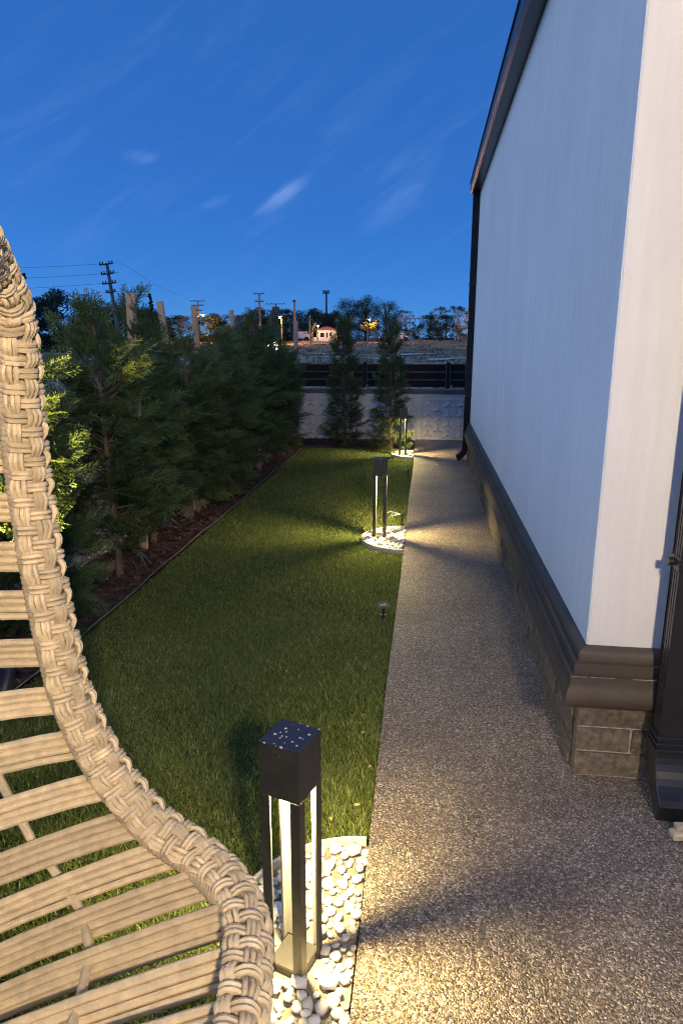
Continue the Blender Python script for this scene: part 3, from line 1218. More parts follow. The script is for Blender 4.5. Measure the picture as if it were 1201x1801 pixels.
def make_cypress(H, Rm, seed, nb=85, per=11, narrow=False, bare=.12):
    r = random.Random(seed)
    root = empty('cypress_tree', (0, 0, 0))
    bend = [(r.uniform(-.03, .03), r.uniform(-.03, .03)) for _ in range(3)]

    def axis(t):
        return Vector((bend[0][0] * math.sin(3 * t) + bend[1][0] * t, bend[0][1] * math.sin(2.5 * t) + bend[1][1] * t, H * t))

    MB().tube([axis(i / 12) for i in range(13)], [.024 * (1 - .9 * i / 12) + .003 for i in range(13)], 8).build('trunk', M['bark'], root, smooth=True)
    specs, dead = [], []
    tw = MB()
    for b in range(nb):
        t = bare + (0.97 - bare) * ((b + r.random()) / nb) ** (.96 if narrow else 1.12)
        if not narrow and t > .78 and r.random() < .45:
            t = r.uniform(.3, .78)
        a = b * 2.399 + r.uniform(-.5, .5)
        if narrow:
            rad = Rm * (1.05 - .85 * t) * (0.75 + .25 * min(1, t / .1))
        else:
            rad = Rm * (min(1, .62 + t * 1.1) if t < .35 else 1.0) * (1 - max(0, t - .35) * .8) * (1 if t < .72 else max(.2, 1 - (t - .72) * 3.0)) + .01
        rad *= r.uniform(.62, 1.28)
        elv = R_(r.uniform(-14, 12) + 62 * t)
        o = axis(t)
        hd = Vector((math.cos(a), math.sin(a), 0))
        tipp = o + hd * rad + Vector((0, 0, rad * math.tan(elv) * .9))
        mid = o.lerp(tipp, .5) - Vector((0, 0, .06 * rad))
        tw.tube([o, mid, tipp], [.005, .0035, .0015], 4)
        npf = max(4, int(per * (rad / Rm) ** .6))
        for q in range(npf):
            f = .28 + .72 * (q + r.random()) / npf
            p = (o.lerp(mid, f * 2) if f < .5 else mid.lerp(tipp, f * 2 - 1))
            tw_a = r.uniform(-1.1, 1.1)
            d = Vector((math.cos(a + tw_a), math.sin(a + tw_a), math.tan(elv) * r.uniform(.2, 1.5)))
            up = Vector((r.uniform(-.6, .6), r.uniform(-.6, .6), 1)) if r.random() < .5 else Vector((hd.y + r.uniform(-.5, .5), -hd.x + r.uniform(-.5, .5), .4))
            L = r.uniform(.11, .22) * (1 if not narrow else .8) * (1.0 if t < .85 else .8)
            if f < .5 and t < .45 and r.random() < .16:
                dead.append((p, d, up, L * .8, r.uniform(.1, .5), r.uniform(0, .5)))
            else:
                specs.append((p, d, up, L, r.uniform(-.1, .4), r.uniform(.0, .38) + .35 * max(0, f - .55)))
    top = axis(1)
    for q in range(14):
        a = r.uniform(0, 6.28)
        specs.append((axis(r.uniform(.9, 1.0)), Vector((math.cos(a) * .45, math.sin(a) * .45, 1)), (math.sin(a), -math.cos(a), .2), r.uniform(.10, .2), .1, r.uniform(.1, .5)))
    for q in range(34 if not narrow else 5):
        a = r.uniform(0, 6.28)
        dead.append((axis(r.uniform(.03, .27)) + Vector((math.cos(a), math.sin(a), 0)) * r.uniform(.02, .12), Vector((math.cos(a), math.sin(a), r.uniform(-.9, .3))), (0, 0, 1), r.uniform(.08, .18), .4, r.uniform(0, .6)))
    tw.build('branches', M['bark'], root)
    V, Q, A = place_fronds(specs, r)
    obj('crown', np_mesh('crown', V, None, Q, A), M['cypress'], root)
    if dead:
        V, Q, A = place_fronds(dead, r)
        obj('dead_sprays', np_mesh('dead_sprays', V, None, Q, A), M['dead'], root)
    return root


wide = [make_cypress(1.62, .31, 101, 92, 12, bare=.15), make_cypress(1.76, .32, 202, 94, 12, bare=.17), make_cypress(1.60, .31, 303, 100, 12, bare=.05)]
ORD = ['nearest the wicker chair', 'second from the wicker chair', 'third from the wicker chair', 'fourth from the wicker chair', 'fifth from the wicker chair',
       'sixth from the wicker chair', 'third from the far end of the row', 'second from the far end of the row', 'last before the back wall']
HY = [3.30, 4.12, 4.92, 5.72, 6.50, 7.28, 8.06, 8.86, 9.75]
used = set()
for i, y in enumerate(HY):
    k = (2, 0, 1, 0, 2, 1, 0, 1, 2)[i]
    o = wide[k] if k not in used else copy_tree(wide[k])
    used.add(k)
    o.location = (-2.04 + random.uniform(-.05, .05), y, .02)
    o.rotation_euler = (random.uniform(-.03, .03), random.uniform(-.03, .03), (1.1 + 2.2 * i) % 6.28)
    s = (.95, .98, .96, .96, .98, 1.0, 1.0, 1.0, .96)[i]
    o.scale = (s, s, (.98, 1.05, 1.02, .92, .97, .90, 1.10, .90, .94)[i])
    tag(o, 'bushy green cypress in the left hedge, ' + ORD[i], 'cypress', 'cypress hedge along the left wall')
nar = [make_cypress(1.86, .40, 404, 165, 12, True, .02), make_cypress(1.84, .36, 505, 155, 12, True, .02)]
for o, x, y, lab in ((nar[0], -1.20, 10.28, 'narrow dark cypress against the middle of the far wall'), (nar[1], -.49, 9.98, 'narrow cypress behind the farthest bollard lamp, lit yellow at its foot')):
    o.location = (x, y, .02)
    o.scale = (.80, .80, .97)
    tag(o, lab, 'cypress', 'two narrow cypresses before the back wall')

# stakes
def stake(x, y, top, w, tx, ty, rz, lab):
    e = empty('wooden_stake', (x, y, -.05), rz)
    e.rotation_euler = (tx, ty, rz)
    mb = MB()
    n = 6
    fr = []
    for i in range(n + 1):
        z = (top + .05) * i / n
        fr.append(((random.uniform(-.002, .002), random.uniform(-.002, .002), z), (1, 0, 0), (0, 1, 0)))
    h = w / 2
    mb.sweep([(-h, -h * .6), (h, -h * .6), (h, h * .6), (-h, h * .6)], fr)
    mb.build('timber', M['wood'], e, bevel=.004)
    mb = MB()
    zt = (top + .05) * .68
    mb.tube([(w * .62 * math.cos(a), w * .5 * math.sin(a), zt + .006 * math.sin(3 * a)) for a in np.linspace(0, 2 * PI, 16)[:-1]], .004, 5, closed=True)
    mb.build('tie', M['string'], e, smooth=True)
    tag(e, lab, 'stake', 'wooden stakes supporting the cypresses')


ST = [(-2.10, 4.76, 1.88, .064, 0, .02, .2, 'wooden stake, leftmost and widest, in the hedge'),
      (-2.12, 5.96, 1.90, .056, 0, -.10, .1, 'wooden stake leaning left of the orange street light'),
      (-2.12, 6.55, 1.88, .056, 0, -.05, .2, 'wooden stake right beside the orange street light'),
      (-2.12, 7.84, 1.90, .050, 0, -.05, .1, 'wooden stake before the tall cypress tops'),
      (-2.14, 8.32, 1.84, .050, 0, -.02, .3, 'wooden stake half hidden behind its neighbour stake'),
      (-2.00, 10.60, 1.86, .070, 0, 0, .1, 'wooden stake at the far end of the hedge'),
      (-1.15, 10.62, 1.56, .060, 0, 0, 0, 'wooden stake behind the narrow cypress in the middle'),
      (-.445, 10.58, 1.85, .070, 0, 0, 0, 'wooden stake behind the narrow cypress by the farthest lamp')]
for s in ST:
    stake(*s)

# ================================================================== WICKER CHAIR
CR = Vector((.99258, .12157, 0))
CF = Vector((-.12157, .99258, 0))
HC = .65
far = [(-.50, .65, 1.765), (-.512, .85, 1.745), (-.525, 1.0, 1.705), (-.559, 1.12, 1.672), (-.570, 1.2, 1.612), (-.575, 1.222, 1.55), (-.580, 1.23, 1.472),
       (-.582, 1.23, 1.329), (-.575, 1.22, 1.246), (-.561, 1.2, 1.142), (-.537, 1.18, .98), (-.510, 1.16, .882), (-.455, 1.14, .764), (-.362, 1.10, .668),
       (-.272, 1.06, .630), (-.205, 1.0, .618), (-.163, .92, .615), (-.149, .80, .615), (-.146, .65, .617)]
loop = far + [(f, 2 * HC - h, z) for f, h, z in far[-2:0:-1]]


def catmull(pts, per=24):
    n = len(pts)
    out = []
    P = [Vector(p) for p in pts]
    for i in range(n):
        a, b_, c, d = P[i - 1], P[i], P[(i + 1) % n], P[(i + 2) % n]
        for k in range(per):
            t = k / per
            out.append(.5 * ((2 * b_) + (c - a) * t + (2 * a - 5 * b_ + 4 * c - d) * t * t + (3 * b_ - a - 3 * c + d) * t ** 3))
    return out


RAW = catmull(loop)
LEN = [0]
for i in range(len(RAW)):
    LEN.append(LEN[-1] + (RAW[(i + 1) % len(RAW)] - RAW[i]).length)
TOT = LEN[-1]
LENA = np.array(LEN)
RAWA = np.array([tuple(p) for p in RAW] + [tuple(RAW[0])])


def rim(s):
    s = s % TOT
    return Vector([float(np.interp(s, LENA, RAWA[:, k])) for k in range(3)])


def rim_frame(s):
    p = rim(s)
    T = (rim(s + .02) - rim(s - .02)).normalized()
    V = Vector((1, 0, .8))
    e1 = (V - T * V.dot(T)).normalized()
    e2 = T.cross(e1)
    return p, T, e1, e2


C0 = CR * -.75 + CF * HC       # chair origin on the ground


def cw(p):
    """chair frame (f, h, z) -> local coordinates of the chair empty"""
    return CR * p[0] + CF * p[1] + Vector((0, 0, p[2])) - C0


chair = empty('wicker_chair', C0)
tag(chair, 'tan woven wicker hanging egg chair in the left foreground', 'chair')


def rim_pt(s, phi, rad):
    p, T, e1, e2 = rim_frame(s)
    return cw(p + (e1 * math.cos(phi) + e2 * math.sin(phi)) * rad)


# wrapped core tube
mb = MB()
NS = int(TOT / .0026)
n = 14
rows = []
for i in range(NS):
    s = TOT * i / NS
    p, T, e1, e2 = rim_frame(s)
    for k in range(n):
        a = 2 * PI * k / n
        rr = .0315 + .0022 * abs(math.sin(PI * (s / .0098 + k / n)))
        rows.append(cw(p + (e1 * math.cos(a) + e2 * math.sin(a)) * rr))
mb.add(rows, [(i * n + k, i * n + (k + 1) % n, ((i + 1) % NS) * n + (k + 1) % n, ((i + 1) % NS) * n + k) for i in range(NS) for k in range(n)])
mb.build('rim_core', M['wicker_wrap'], chair, smooth=True)
# lengthwise strands
PW = TOT / 2 / round(TOT / 2 / .0262)
RB = .0395
AMP = .0058
COLS = [-74, -24, 26, 76]
for j, ph in enumerate(COLS):
    mb = MB()
    for dd in (-11.5, 0, 11.5):
        ns = int(TOT / .0055)
        pts = []
        for i in range(ns):
            s = TOT * i / ns
            wob = 2.2 * math.sin(s * 31 + j * 2 + dd)
            pts.append(rim_pt(s, R_(ph + dd + wob), RB + AMP * math.cos(PI * (s / PW + j)) + .0006 * math.sin(57 * s + dd)))
        mb.tube(pts, .0046, 6, closed=True)
    mb.build('weave_strand', M['wicker'], chair, smooth=True)
# cross straps
nk = round(TOT / PW)
for k in range(nk):
    mb = MB()
    jit = random.uniform(-.0018, .0018)
    tilt = random.uniform(.002, .008)
    for dd in (-.0047, .0047):
        pts = []
        for i in range(21):
            t = i / 20
            ph = -98 + 202 * t
            c_ = (ph + 74) / 50
            off = -AMP * math.cos(PI * (k + c_))
            edge = min(1, t / .08, (1 - t) / .08)
            sag = tilt * math.sin(PI * t)
            pts.append(rim_pt(k * PW + dd + jit + sag, R_(ph), RB - .007 + (.007 + off) * edge))
        mb.tube(pts, .0045, 6)
    mb.build('cross_strap', M['wicker'], chair, smooth=True)

# bands of the basket, from the far rim round the back to the near rim
half = TOT / 2
ZS = []
s = .04
while s < half - .04:
    ZS.append(s)
    s += .0915
VR = {}
hoop = {0.26: [], .62: [], PI / 2: []}
for bi, s in enumerate(ZS):
    p, T, e1, e2 = rim_frame(s)
    zt = p.z
    up_t = max(0, min(1, (1.77 - zt) / .5))
    D = .30 + .42 * math.sin(PI / 2 * up_t)
    if zt > 1.0:
        drop = -.10 * (zt - 1.0)
    else:
        drop = 0
    fwd = max(0, (p.x + .537))
    low = max(0, (.985 - zt))
    drop = drop + .62 * low * 1.0 + .36 * fwd
    if p.x > -.45:
        D += .9 * (p.x + .45)
    a_ = p.y - HC

    def bp(th, off):
        q = Vector((p.x - D * math.sin(th), HC + a_ * math.cos(th) * (1 - .0 * math.sin(th)), zt - drop * math.sin(th) * (1.0)))
        return q + off

    mb = MB()
    nst = 26
    wv = random.uniform(.96, 1.06)
    path = [bp(PI * i / nst, Vector((0, 0, 0))) for i in range(nst + 1)]
    for c_ in (-1.5, -.5, .5, 1.5):
        pts = []
        for i, q in enumerate(path):
            tq = (path[min(i + 1, nst)] - path[max(i - 1, 0)]).normalized()
            rad = Vector((q.x - (p.x - D * .2), q.y - HC, .25 * (q.z - 1.1)))
            rad = (rad - tq * rad.dot(tq)).normalized()
            wdir = tq.cross(rad).normalized()
            if wdir.z < 0:
                wdir = -wdir
            pts.append(cw(q + wdir * c_ * .0142 * wv + rad * (.0015 * (abs(c_) < 1) + .0012 * math.sin(i * 1.3 + c_ * 2 + bi))))
        mb.tube(pts, .0074 * (1 + .06 * math.sin(bi * 2.1 + c_ * 5)), 8)
    mb.build('wicker_band', M['wicker'], chair, smooth=True)
    for th in hoop:
        hoop[th].append(bp(th, Vector((-.006, .012 * math.cos(th), 0))))
for th, pts in hoop.items():
    MB().tube([cw(q + Vector((-.008, .014, 0))) for q in pts], .0085, 8).build('basket_rib', M['wicker_wrap'], chair, smooth=True)
    if th < PI / 2:
        MB().tube([cw(Vector((q.x - .008, 2 * HC - q.y - .014, q.z))) for q in pts], .0085, 8).build('basket_rib', M['wicker_wrap'], chair, smooth=True)
# hanger and stand
hang = [(-.50, HC, 1.78), (-.52, HC, 2.0), (-.56, HC, 2.12)]
MB().tube([cw(q) for q in hang], .009, 8).build('hanging_rope', M['wicker_wrap'], chair, smooth=True)
std = empty('chair_stand', CR * -1.62 + CF * HC)
tag(std, 'dark curved steel stand carrying the wicker chair', 'stand')
so_ = CR * -1.62 + CF * HC


def sw(p):
    return CR * p[0] + CF * p[1] + Vector((0, 0, p[2])) - so_


MB().tube([sw(q) for q in ((-.52, HC, 2.1), (-.58, HC, 2.17), (-.75, HC, 2.22), (-1.05, HC, 2.15), (-1.38, HC, 1.85), (-1.56, HC, 1.4), (-1.62, HC, .9), (-1.62, HC, .04))], .028, 12).build('arched_pole', M['stand'], std, smooth=True)
MB().tube([sw((-1.25 + .55 * math.cos(a), HC + .5 * math.sin(a), .035)) for a in np.linspace(0, 2 * PI, 33)[:-1]], .022, 10, closed=True).build('base_ring', M['stand'], std, smooth=True)

# ================================================================== PATIO LAMP (behind the viewer; lights the cream wall and the chair)
pl = empty('patio_lamp', (.80, -1.60, .04))
tag(pl, 'warm globe lamp on a black post on the patio', 'lamp')
MB().lathe([(.09, 0), (.09, .02), (.04, .04), (.028, .08), (.025, 2.34), (.05, 2.36), (.055, 2.38)], 16).build('post', M['stand'], pl, smooth=True)
gl = MB().lathe([(.02, 2.382)] + [(.1 * math.sin(a), 2.48 - .1 * math.cos(a)) for a in np.linspace(.25, PI - .05, 12)], 24).build('globe', M['globe'], pl, smooth=True)

# garden spike light at the foot of the first cypress (off the left edge)
gs = empty('garden_spotlight', (-1.74, 2.45, .03))
tag(gs, 'small black spike spotlight lighting the first hedge cypress from below', 'spotlight')
MB().tube([(0, 0, -.05), (0, 0, .10)], [.006, .012], 8).build('spike', M['stand'], gs, smooth=True)
_t = Vector((-.16, 1.0, 1.28)).normalized()
MB().tube([Vector((0, 0, .12)) - _t * .05, Vector((0, 0, .12)) + _t * .05], [.028, .036], 14).build('housing', M['stand'], gs, smooth=True)
_l = bpy.data.lights.new('spot_bulb', 'SPOT')
_l.energy = 900
_l.spot_size = R_(38)
_l.spot_blend = .6
_l.shadow_soft_size = .02
_l.color = (1.0, .72, .22)
_lo = bpy.data.objects.new('spot_bulb', _l)
COL.objects.link(_lo)
_lo.parent = gs
_lo.location = Vector((0, 0, .12)) + _t * .06
_lo.rotation_euler = _t.to_track_quat('-Z', 'Y').to_euler()

# ================================================================== FAR BACKGROUND
def far_tree(H, W, seed, mat, bark, nleaf=2600, clumps=16, trunk_f=.35, lean=0.0, airy=False, spire=False, leaf=.02):
    r = random.Random(seed)
    g = np.random.default_rng(seed)
    root = empty('tree', (0, 0, 0))
    tb = MB()
    tb.tube([(lean * t * t * H, .02 * H * math.sin(3 * t), H * .8 * t) for t in np.linspace(0, 1, 7)], [.028 * H * (1 - .85 * t) for t in np.linspace(0, 1, 7)], 7)
    C = []
    for k in range(clumps):
        t = r.uniform(trunk_f, 1.0)
        if spire:
            rad = W * .5 * (1.05 - t)
        else:
            rad = W * .5 * math.sqrt(max(.06, 1 - ((t - (trunk_f + .33)) / .66) ** 2))
        a = r.uniform(0, 6.28)
        q = rad * math.sqrt(r.random())
        c = Vector((lean * t * t * H + q * math.cos(a), q * math.sin(a), H * t))
        cr = (W * r.uniform(.10, .2)) * (.7 if airy else 1)
        if spire:
            cr = max(.12, rad * .6)
        C.append((c, cr))
        base = Vector((lean * (t * .6) ** 2 * H, 0, H * t * .6))
        tb.tube([base, base.lerp(c, .5) + Vector((0, 0, .02 * H)), c], [.009 * H, .006 * H, .003 * H], 5)
    tb.build('trunk', bark, root, smooth=True)
    per = nleaf // clumps
    P, S = [], []
    for c, cr in C:
        d = g.normal(0, 1, (per, 3))
        d /= np.linalg.norm(d, axis=1)[:, None]
        q = cr * g.random(per) ** .45
        pp = np.array(c)[None] + d * q[:, None] * np.array([1, 1, .8])
        P.append(pp)
        S.append(.25 + .5 * (d[:, 2] * .5 + .5))
    P = np.concatenate(P)
    m_ = len(P)
    sz = leaf * H * g.uniform(.5, 1.25, m_)
    u = g.normal(0, 1, (m_, 3))
    u /= np.linalg.norm(u, axis=1)[:, None]
    w = np.cross(u, g.normal(0, 1, (m_, 3)))
    w /= np.linalg.norm(w, axis=1)[:, None]
    V = np.stack([P - u * sz[:, None], P + w * (sz * .45)[:, None], P + u * sz[:, None], P - w * (sz * .45)[:, None]], 1).reshape(-1, 3)
    A = np.repeat(np.clip(g.uniform(0, .9, m_), 0, 1), 4)
    obj('crown', np_mesh('crown', V, None, np.arange(m_ * 4).reshape(m_, 4), A), mat, root)
    return root


kinds = {
    'round': far_tree(5.0, 5.2, 1, M['farleaf'], M['farbark'], 12000, 60, .04, leaf=.024),
    'bushy': far_tree(4.6, 4.4, 2, M['farleaf'], M['farbark'], 7000, 46, .03, leaf=.02),
    'tall': far_tree(7.0, 6.2, 3, M['farleaf'], M['farbark'], 12000, 70, .05, leaf=.012),
    'airy': far_tree(5.2, 3.6, 4, M['farleaf2'], M['palebark'], 3200, 40, .14, lean=.03, airy=True, leaf=.015),
    'spire': far_tree(5.2, 1.5, 5, M['farleaf'], M['farbark'], 1600, 30, .08, spire=True, leaf=.022),
}
FT = [  # kind, x, y, z-scale, xy-scale, label
    ('round', -33.0, 60, 1.0, 1.25, 'big round dark tree on the far left behind the chair rim'),
    ('round', -28.8, 62, .78, 1.2, 'low dark tree right of the big round one on the far left'),
    ('spire', -34.6, 58, 1.25, 1.0, 'thin dark pointed tree showing beside the chair rim'),
    ('spire', -29.3, 58, .86, 1.1, 'small spiky tree on the skyline at the left of the hedge'),
    ('spire', -31.5, 78, 1.12, 1.2, 'spiky dark tree on the skyline between the first two stakes'),
    ('bushy', -32.5, 80, .80, 1.25, 'rounded dark tree on the skyline behind the first stake'),
    ('round', -38.5, 96, .76, 1.35, 'wide dark tree on the skyline left of the orange street light'),
    ('bushy', -35.3, 98, .78, 1.3, 'dark tree on the skyline right behind the second stake'),
    ('round', -30.2, 99, .76, 1.2, 'dark tree on the skyline behind the orange street light'),
    ('bushy', -26.6, 100, .84, 1.25, 'dark tree on the skyline left of the tall cypress top'),
    ('round', -23.6, 104, .80, 1.1, 'dark tree on the skyline below the transformer pole'),
    ('bushy', -21.0, 108, .85, 1.1, 'dark tree on the skyline right of the transformer pole'),
    ('bushy', -18.6, 112, .86, 1.1, 'dark tree on the skyline left of the small white house'),
    ('round', -45.0, 110, .95, 1.3, 'broad dark tree at the back of the skyline left of the second stake'),
    ('bushy', -29.0, 120, 1.05, 1.5, 'broad dark tree at the back of the skyline right of the orange street light'),
    ('bushy', -24.6, 122, 1.05, 1.5, 'broad dark tree at the back behind the transformer pole'),
    ('round', -20.0, 124, 1.0, 1.4, 'broad dark tree at the back left of the floodlight mast'),
    ('spire', -17.3, 108, .78, 1.3, 'short pointed tree on the skyline behind the small white house'),
    ('round', -15.3, 116, .92, 1.1, 'dark tree directly behind the small white house'),
    ('tall', -13.3, 118, .96, .92, 'tall open crowned tree right of the small white house'),
    ('tall', -10.4, 119, 1.02, 1.0, 'tallest open crowned tree beside the glowing street lamp tree'),
    ('tall', -7.0, 117, .88, .95, 'tall dark tree right of the glowing street lamp tree'),
    ('airy', -3.6, 112, .90, 1.0, 'thin tree just left of the white open framed building'),
    ('bushy', .3, 118, .86, 1.2, 'low dark tree right of the white open framed building'),
    ('airy', 1.5, 113, 1.0, 1.0, 'slender tree rising over the low dark trees on the right'),
    ('bushy', 2.8, 112, .80, 1.2, 'low dark tree near the downpipe on the right'),
    ('airy', 4.0, 94, .95, 1.0, 'pale trunked tree lit orange left of the downpipe'),
    ('airy', 5.6, 96, .9, 1.0, 'pale trunked tree partly behind the downpipe'),
]
usedk = set()
for i, (k, x, y, zs, xs_, lab) in enumerate(FT):
    o = kinds[k] if k not in usedk else copy_tree(kinds[k])
    usedk.add(k)
    o.location = (x, y, terrain(x, y) - .05)
    o.scale = (xs_, xs_, zs)
    o.rotation_euler.z = (i * 1.37) % 6.28
    tag(o, lab, 'tree', 'trees on the skyline')


def power_pole(x, y, top, w, arms, lab, tilt=0.0, lamp=None, box=False, mast=False, armdir=(1, 0, 0)):
    z0 = terrain(x, y)
    e = empty('utility_pole' if not mast else 'light_mast', (x, y, z0))
    e.rotation_euler = (0, tilt, 0)
    h = top - z0
    MB().tube([(0, 0, -.3), (0, 0, h)], [w * .62, w * .42], 8).build('shaft', M['pole'] if not mast else M['poledark'], e, smooth=True)
    d = Vector(armdir).normalized()
    for dz, L in arms:
        a = MB()
        c = Vector((0, -w * .5, h - dz))
        a.tube([c - d * L, c + d * L], .05, 4)
        ao = a.build('cross_arm', M['poledark'], e)
        for q in (-.92, -.5, .5, .92):
            MB().lathe([(.03, .04), (.06, .07), (.035, .11), (.06, .15), (.02, .2)], 8, c + d * L * q).build('insulator', M['poledark'], ao)
    if box:
        MB().box(-.55, .55, -.4, .1, h - 1.6, h - .5).build('transformer', M['poledark'], e, bevel=.05)
        MB().box(-.95, .95, -.5, .2, h - 1.75, h - 1.65).build('platform', M['poledark'], e)
    if mast:
        MB().box(-.55, .55, -.25, .25, h - .25, h - .12).build('head_frame', M['poledark'], e)
        for q in (-.45, -.15, .15, .45):
            MB().box(q - .12, q + .12, -.3, -.1, h - .1, h + .28).build('floodlight', M['poledark'], e, bevel=.02)
    tag(e, lab, 'pole')
    return e


power_pole(-21.73, 48, 6.9, .27, ((.08, .5), (.72, .48), (1.36, .5), (1.95, .35)), 'leaning power pole with four cross arms left of the hedge', -.10)
power_pole(-33.2, 100, 7.35, .3, ((.1, 1.1), (.7, .9), (1.4, .6)), 'distant power pole above the orange street light')
power_pole(-22.9, 95, 7.95, .3, ((.1, .75), (1.1, .6), (2.0, .5)), 'distant power pole above the tall cypress top')
power_pole(-23.9, 110, 7.4, .3, ((.1, 1.5),), 'distant pole carrying a transformer box', box=True)
power_pole(-18.0, 80, 5.05, .22, ((.1, .4),), 'thin distant pole below the transformer pole')
power_pole(-19.0, 100, 7.3, .34, ((.2, .22),), 'dark pole above the stake at the end of the hedge')
power_pole(-17.3, 120, 9.7, .36, (), 'tall floodlight mast above the small white house', mast=True)
power_pole(-15.1, 90, 4.8, .2, (), 'short pale pole left of the small white house')


def wire(p, q, sag, lab):
    p, q = Vector(p), Vector(q)
    pts = []
    for i in range(25):
        t = i / 24
        c = p.lerp(q, t)
        c.z -= sag * 4 * t * (1 - t)
        pts.append(c)
    o = MB().tube(pts, .011, 4).build('power_line', M['wire'])
    tag(o, lab, 'cable', 'power lines on the left')


pa_ = (-21.6, 48)
wire((pa_[0], 48, 6.88), (-50, 52, 7.9), .5, 'topmost power line running left from the leaning pole')
wire((pa_[0] + .05, 48, 6.25), (-50, 52, 6.9), .5, 'second power line running left from the leaning pole')
wire((pa_[0] + .1, 48, 5.62), (-50, 52, 6.0), .5, 'third power line running left from the leaning pole')
wire((pa_[0] + .15, 48, 5.0), (-50, 52, 5.2), .5, 'lowest power line running left from the leaning pole')
wire((pa_[0] + .3, 48, 6.88), (-33.2, 100, 7.3), .5, 'power line sagging right from the leaning pole')


def street_lamp(x, y, top, lab, arm=(1, 0), mat='sodium', rad=.13, light=0.0):
    z0 = terrain(x, y)
    e = empty('street_lamp', (x, y, z0))
    h = top - z0
    ax, ay = arm
    MB().tube([(0, 0, -.2), (0, 0, h - .4), (ax * .3, ay * .3, h - .05), (ax * .9, ay * .9, h + .08)], [.09, .06, .05, .04], 8).build('pole', M['pole'], e, smooth=True)
    MB().lathe([(.06, .14), (.2, .08), (.24, 0)], 12, (ax * .95, ay * .95, h)).build('lamp_head', M['poledark'], e, smooth=True)
    MB().lathe([(.01, -rad), (rad * .8, -rad * .6), (rad, 0), (rad * .8, .0)], 12, (ax * .95, ay * .95, h - .005)).build('bulb', M[mat], e, smooth=True)
    tag(e, lab, 'street lamp', 'lit street lamps beyond the field')
    return e


street_lamp(-30.9 - .9, 95, 5.17, 'glowing orange street lamp beside the third stake', (1, -.2), rad=.17)
street_lamp(-18.83, 90, 4.65, 'small glowing yellow lamp above the far end of the hedge', (0, -1), rad=.17)
street_lamp(-8.5, 100, 4.6, 'street lamp glowing among yellow lit leaves in front of the tall trees', (.2, .2), rad=.16)
street_lamp(6.6, 92, 5.0, 'street lamp hidden behind the house that lights the pale trunks', (-1, 0), rad=.07)
# the small tree wrapped round the lamp
yl = far_tree(2.6, 2.4, 77, M['farleaf2'], M['farbark'], 2600, 26, .5, leaf=.035)
yl.location = (-8.35, 100.3, terrain(-8.4, 100.4) + .45)
tag(yl, 'small tree with yellow lit leaves around a street lamp', 'tree')
# foliage beside the small house lit orange
ol = far_tree(2.6, 1.5, 78, M['farleaf2'], M['palebark'], 900, 12, .3, airy=True, leaf=.03)
ol.location = (-16.4, 99.6, terrain(-16.4, 99.6))
tag(ol, 'small orange lit tree at the left side of the little white house', 'tree')

# globe lamp beyond the hedge
e = empty('globe_lamp', (-4.46, 20, terrain(-4.46, 20)))
tag(e, 'bright white globe lamp shining through the hedge tops', 'lamp')
hz = 1.42 - terrain(-4.46, 20)
MB().tube([(0, 0, -.1), (0, 0, hz - .14)], .03, 8).build('post', M['poledark'], e, smooth=True)
MB().lathe([(.03, hz - .15)] + [(.15 * math.sin(a), hz - .15 * math.cos(a) * 1.25) for a in np.linspace(.3, PI - .05, 10)], 16).build('globe', M['whiteglobe'], e, smooth=True)

# small white house
hx, hy = -14.55, 100.0
hz = 1.62
e = empty('small_house', (hx, hy, hz))
tag(e, 'small white house with a red hipped roof across the field', 'house')
MB().box(-1.25, 1.25, 0, 2.6, -.3, 1.55).build('wall', M['farwhite'], e)
rf = MB()
rf.add([(-1.45, -.25, 1.56), (1.45, -.25, 1.56), (1.45, 2.85, 1.56), (-1.45, 2.85, 1.56), (-.35, 1.3, 2.05), (.35, 1.3, 2.05)],
       [(0, 1, 5, 4), (1, 2, 5), (2, 3, 4, 5), (3, 0, 4), (3, 2, 1, 0)])
rf.build('roof', M['rooftile'], e)
for (x0, x1, z0, z1) in ((-.75, -.2, .55, 1.15), (.1, .32, .5, 1.2), (.6, .85, .7, 1.2)):
    w = MB().box(x0, x1, -.03, -.002, z0, z1).build('window', M['farglass'], e)
    MB().box(x0 - .05, x1 + .05, -.06, -.002, z0 - .07, z0 - .005).build('sill', M['farwhite'], w)
MB().box(-1.75, -1.35, .2, 1.0, -.3, .55).build('side_store', M['farwhite'], e)
MB().box(1.32, 1.5, .3, 1.6, -.3, .95).build('side_wall', M['farwhite'], e)
# its outside lamp
e2 = empty('yard_lamp', (hx - .75, hy - 2.2, terrain(hx, hy - 2.2)))
tag(e2, 'warm yard lamp lighting the little white house', 'lamp')
MB().tube([(0, 0, -.2), (0, 0, 2.0)], .04, 6).build('post', M['pole'], e2)
MB().lathe([(.02, 2.0), (.07, 2.06), (.07, 2.16), (.02, 2.2)], 10).build('lamp_glass', M['farwarm'], e2, smooth=True)

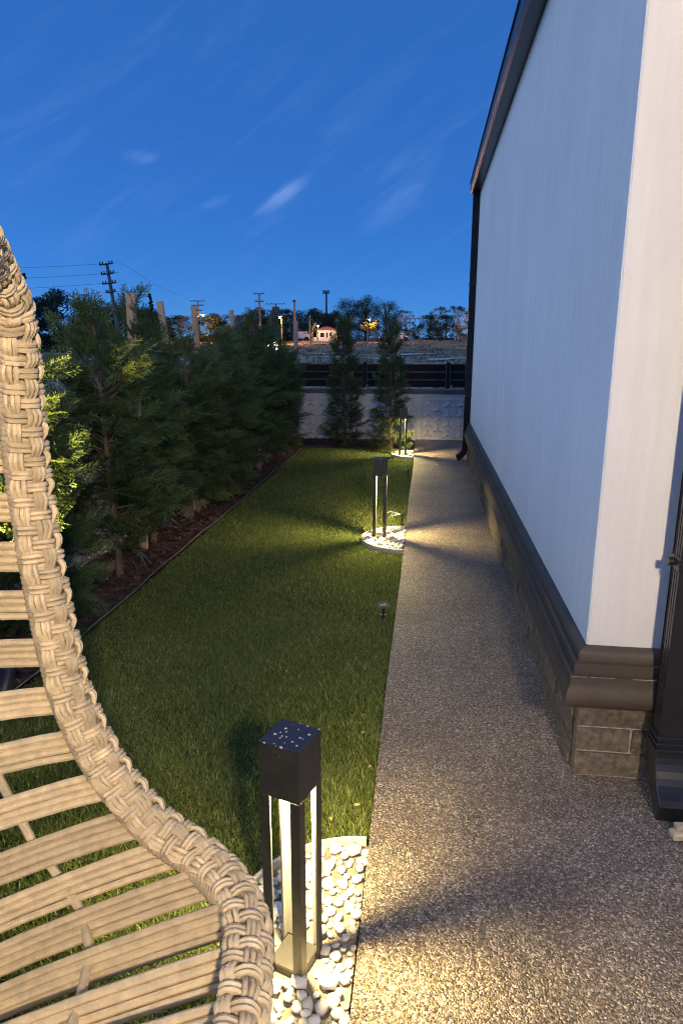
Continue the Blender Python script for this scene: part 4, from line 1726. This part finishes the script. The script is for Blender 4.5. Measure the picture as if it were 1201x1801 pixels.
# open framed white building
bx, by = -2.9, 130.0
bz = terrain(bx, by)
e = empty('framed_building', (bx, by, bz))
tag(e, 'white building with an open frame upper storey, right of the tall trees', 'building')
MB().box(-1.35, 1.35, 0, 3, -.3, 1.45).build('ground_floor', M['farwhite'], e)
MB().box(-1.5, 1.5, -.3, 3.2, 1.46, 1.66).build('floor_slab', M['farwhite'], e)
for x in (-1.35, -.45, .45, 1.35):
    for y in (.0, 2.9):
        MB().box(x - .07, x + .07, y - .07, y + .07, 1.665, 3.6).build('column', M['farwhite'], e)
MB().box(-1.5, 1.5, -.15, .15, 3.605, 3.8).build('beam', M['farwhite'], e)
MB().box(-1.5, 1.5, 2.75, 3.05, 3.605, 3.8).build('beam', M['farwhite'], e)
for x in (-.9, .4):
    MB().box(x - .25, x + .25, -.03, -.002, .5, 1.1).build('window', M['farglass'], e)


def car(x, y, L, H, mat, lab, van=False, rz=0.0):
    z0 = terrain(x, y)
    e = empty('parked_car' if not van else 'parked_van', (x, y, z0), rz)
    l = L / 2
    if van:
        prof = [(-l, .3), (l, .3), (l, .75), (l * .82, .95), (l * .6, H), (-l * .96, H), (-l, H * .9)]
    else:
        prof = [(-l, .28), (l, .28), (l, .7), (l * .55, .82), (l * .25, H), (-l * .5, H), (-l * .82, .85), (-l, .8)]
    w = .85
    MB().sweep(prof, [((0, -w, 0), (1, 0, 0), (0, 0, 1)), ((0, w, 0), (1, 0, 0), (0, 0, 1))]).build('body', mat, e, bevel=.06)
    if van:
        g = [(l * .3, 1.1), (l * .62, 1.1), (l * .52, H - .15), (l * .3, H - .15)]
    else:
        g = [(-l * .62, .9), (l * .4, .9), (l * .2, H - .1), (-l * .45, H - .1)]
    MB().sweep(g, [((0, -w - .02, 0), (1, 0, 0), (0, 0, 1)), ((0, -w - .003, 0), (1, 0, 0), (0, 0, 1))]).build('side_window', M['farglass'], e)
    for q in (-.62, .62):
        for sy in (-1, 1):
            MB().tube([(l * q, sy * w - .1, .31), (l * q, sy * w + .1, .31)], .31, 14).build('wheel', M['tyre'], e, smooth=False)
    tag(e, lab, 'van' if van else 'car')


car(-18.6, 104, 2.4, 1.35, M['carwhite'], 'white van left of the little white house', True)
car(-6.1, 103, 2.0, 1.15, M['cargrey'], 'pale car parked below the glowing street lamp tree')
car(-4.0, 108, 2.2, 1.15, M['carwhite'], 'white car parked beside the white open framed building')
car(5.1, 100, 2.6, 1.2, M['cargrey'], 'silver car behind the orange lit pale trunks')

# a few dry leaves on the lawn near the path
LEAF_LAB = ('tiny dry leaf beside the path edge just past the near pebble ring', 'tiny dry leaf by the path, second beyond the near pebble ring',
            'tiny dry leaf on the lawn close behind the near bollard lamp', 'tiny dry leaf by the path level with the lid of the near lamp',
            'tiny dry leaf on the open lawn before the first sprinkler', 'tiny dry leaf on the lawn toward the hedge bed',
            'tiny dry leaf on the lawn between the first sprinkler and the middle lamp')
for i, (x, y, rz) in enumerate(((-.19, 1.98, .3), (-.165, 2.2, 1.2), (-.27, 1.9, 2.1), (-.21, 2.42, .8), (-.62, 2.9, 1.9), (-1.05, 3.3, .4), (-.55, 4.1, 2.8))):
    mb = MB()
    mb.add([(-.012, 0, .0), (-.004, .006, .003), (.006, .005, .004), (.014, 0, .001), (.006, -.005, .005), (-.004, -.006, .003), (0, 0, .001)],
           [(0, 1, 6), (1, 2, 6), (2, 3, 6), (3, 4, 6), (4, 5, 6), (5, 0, 6)])
    o = mb.build('fallen_leaf', M['leaflitter'])
    o.location = (x, y, .034)
    o.rotation_euler = (.2, .15, rz)
    tag(o, LEAF_LAB[i], 'leaf', 'dry leaves scattered on the lawn')
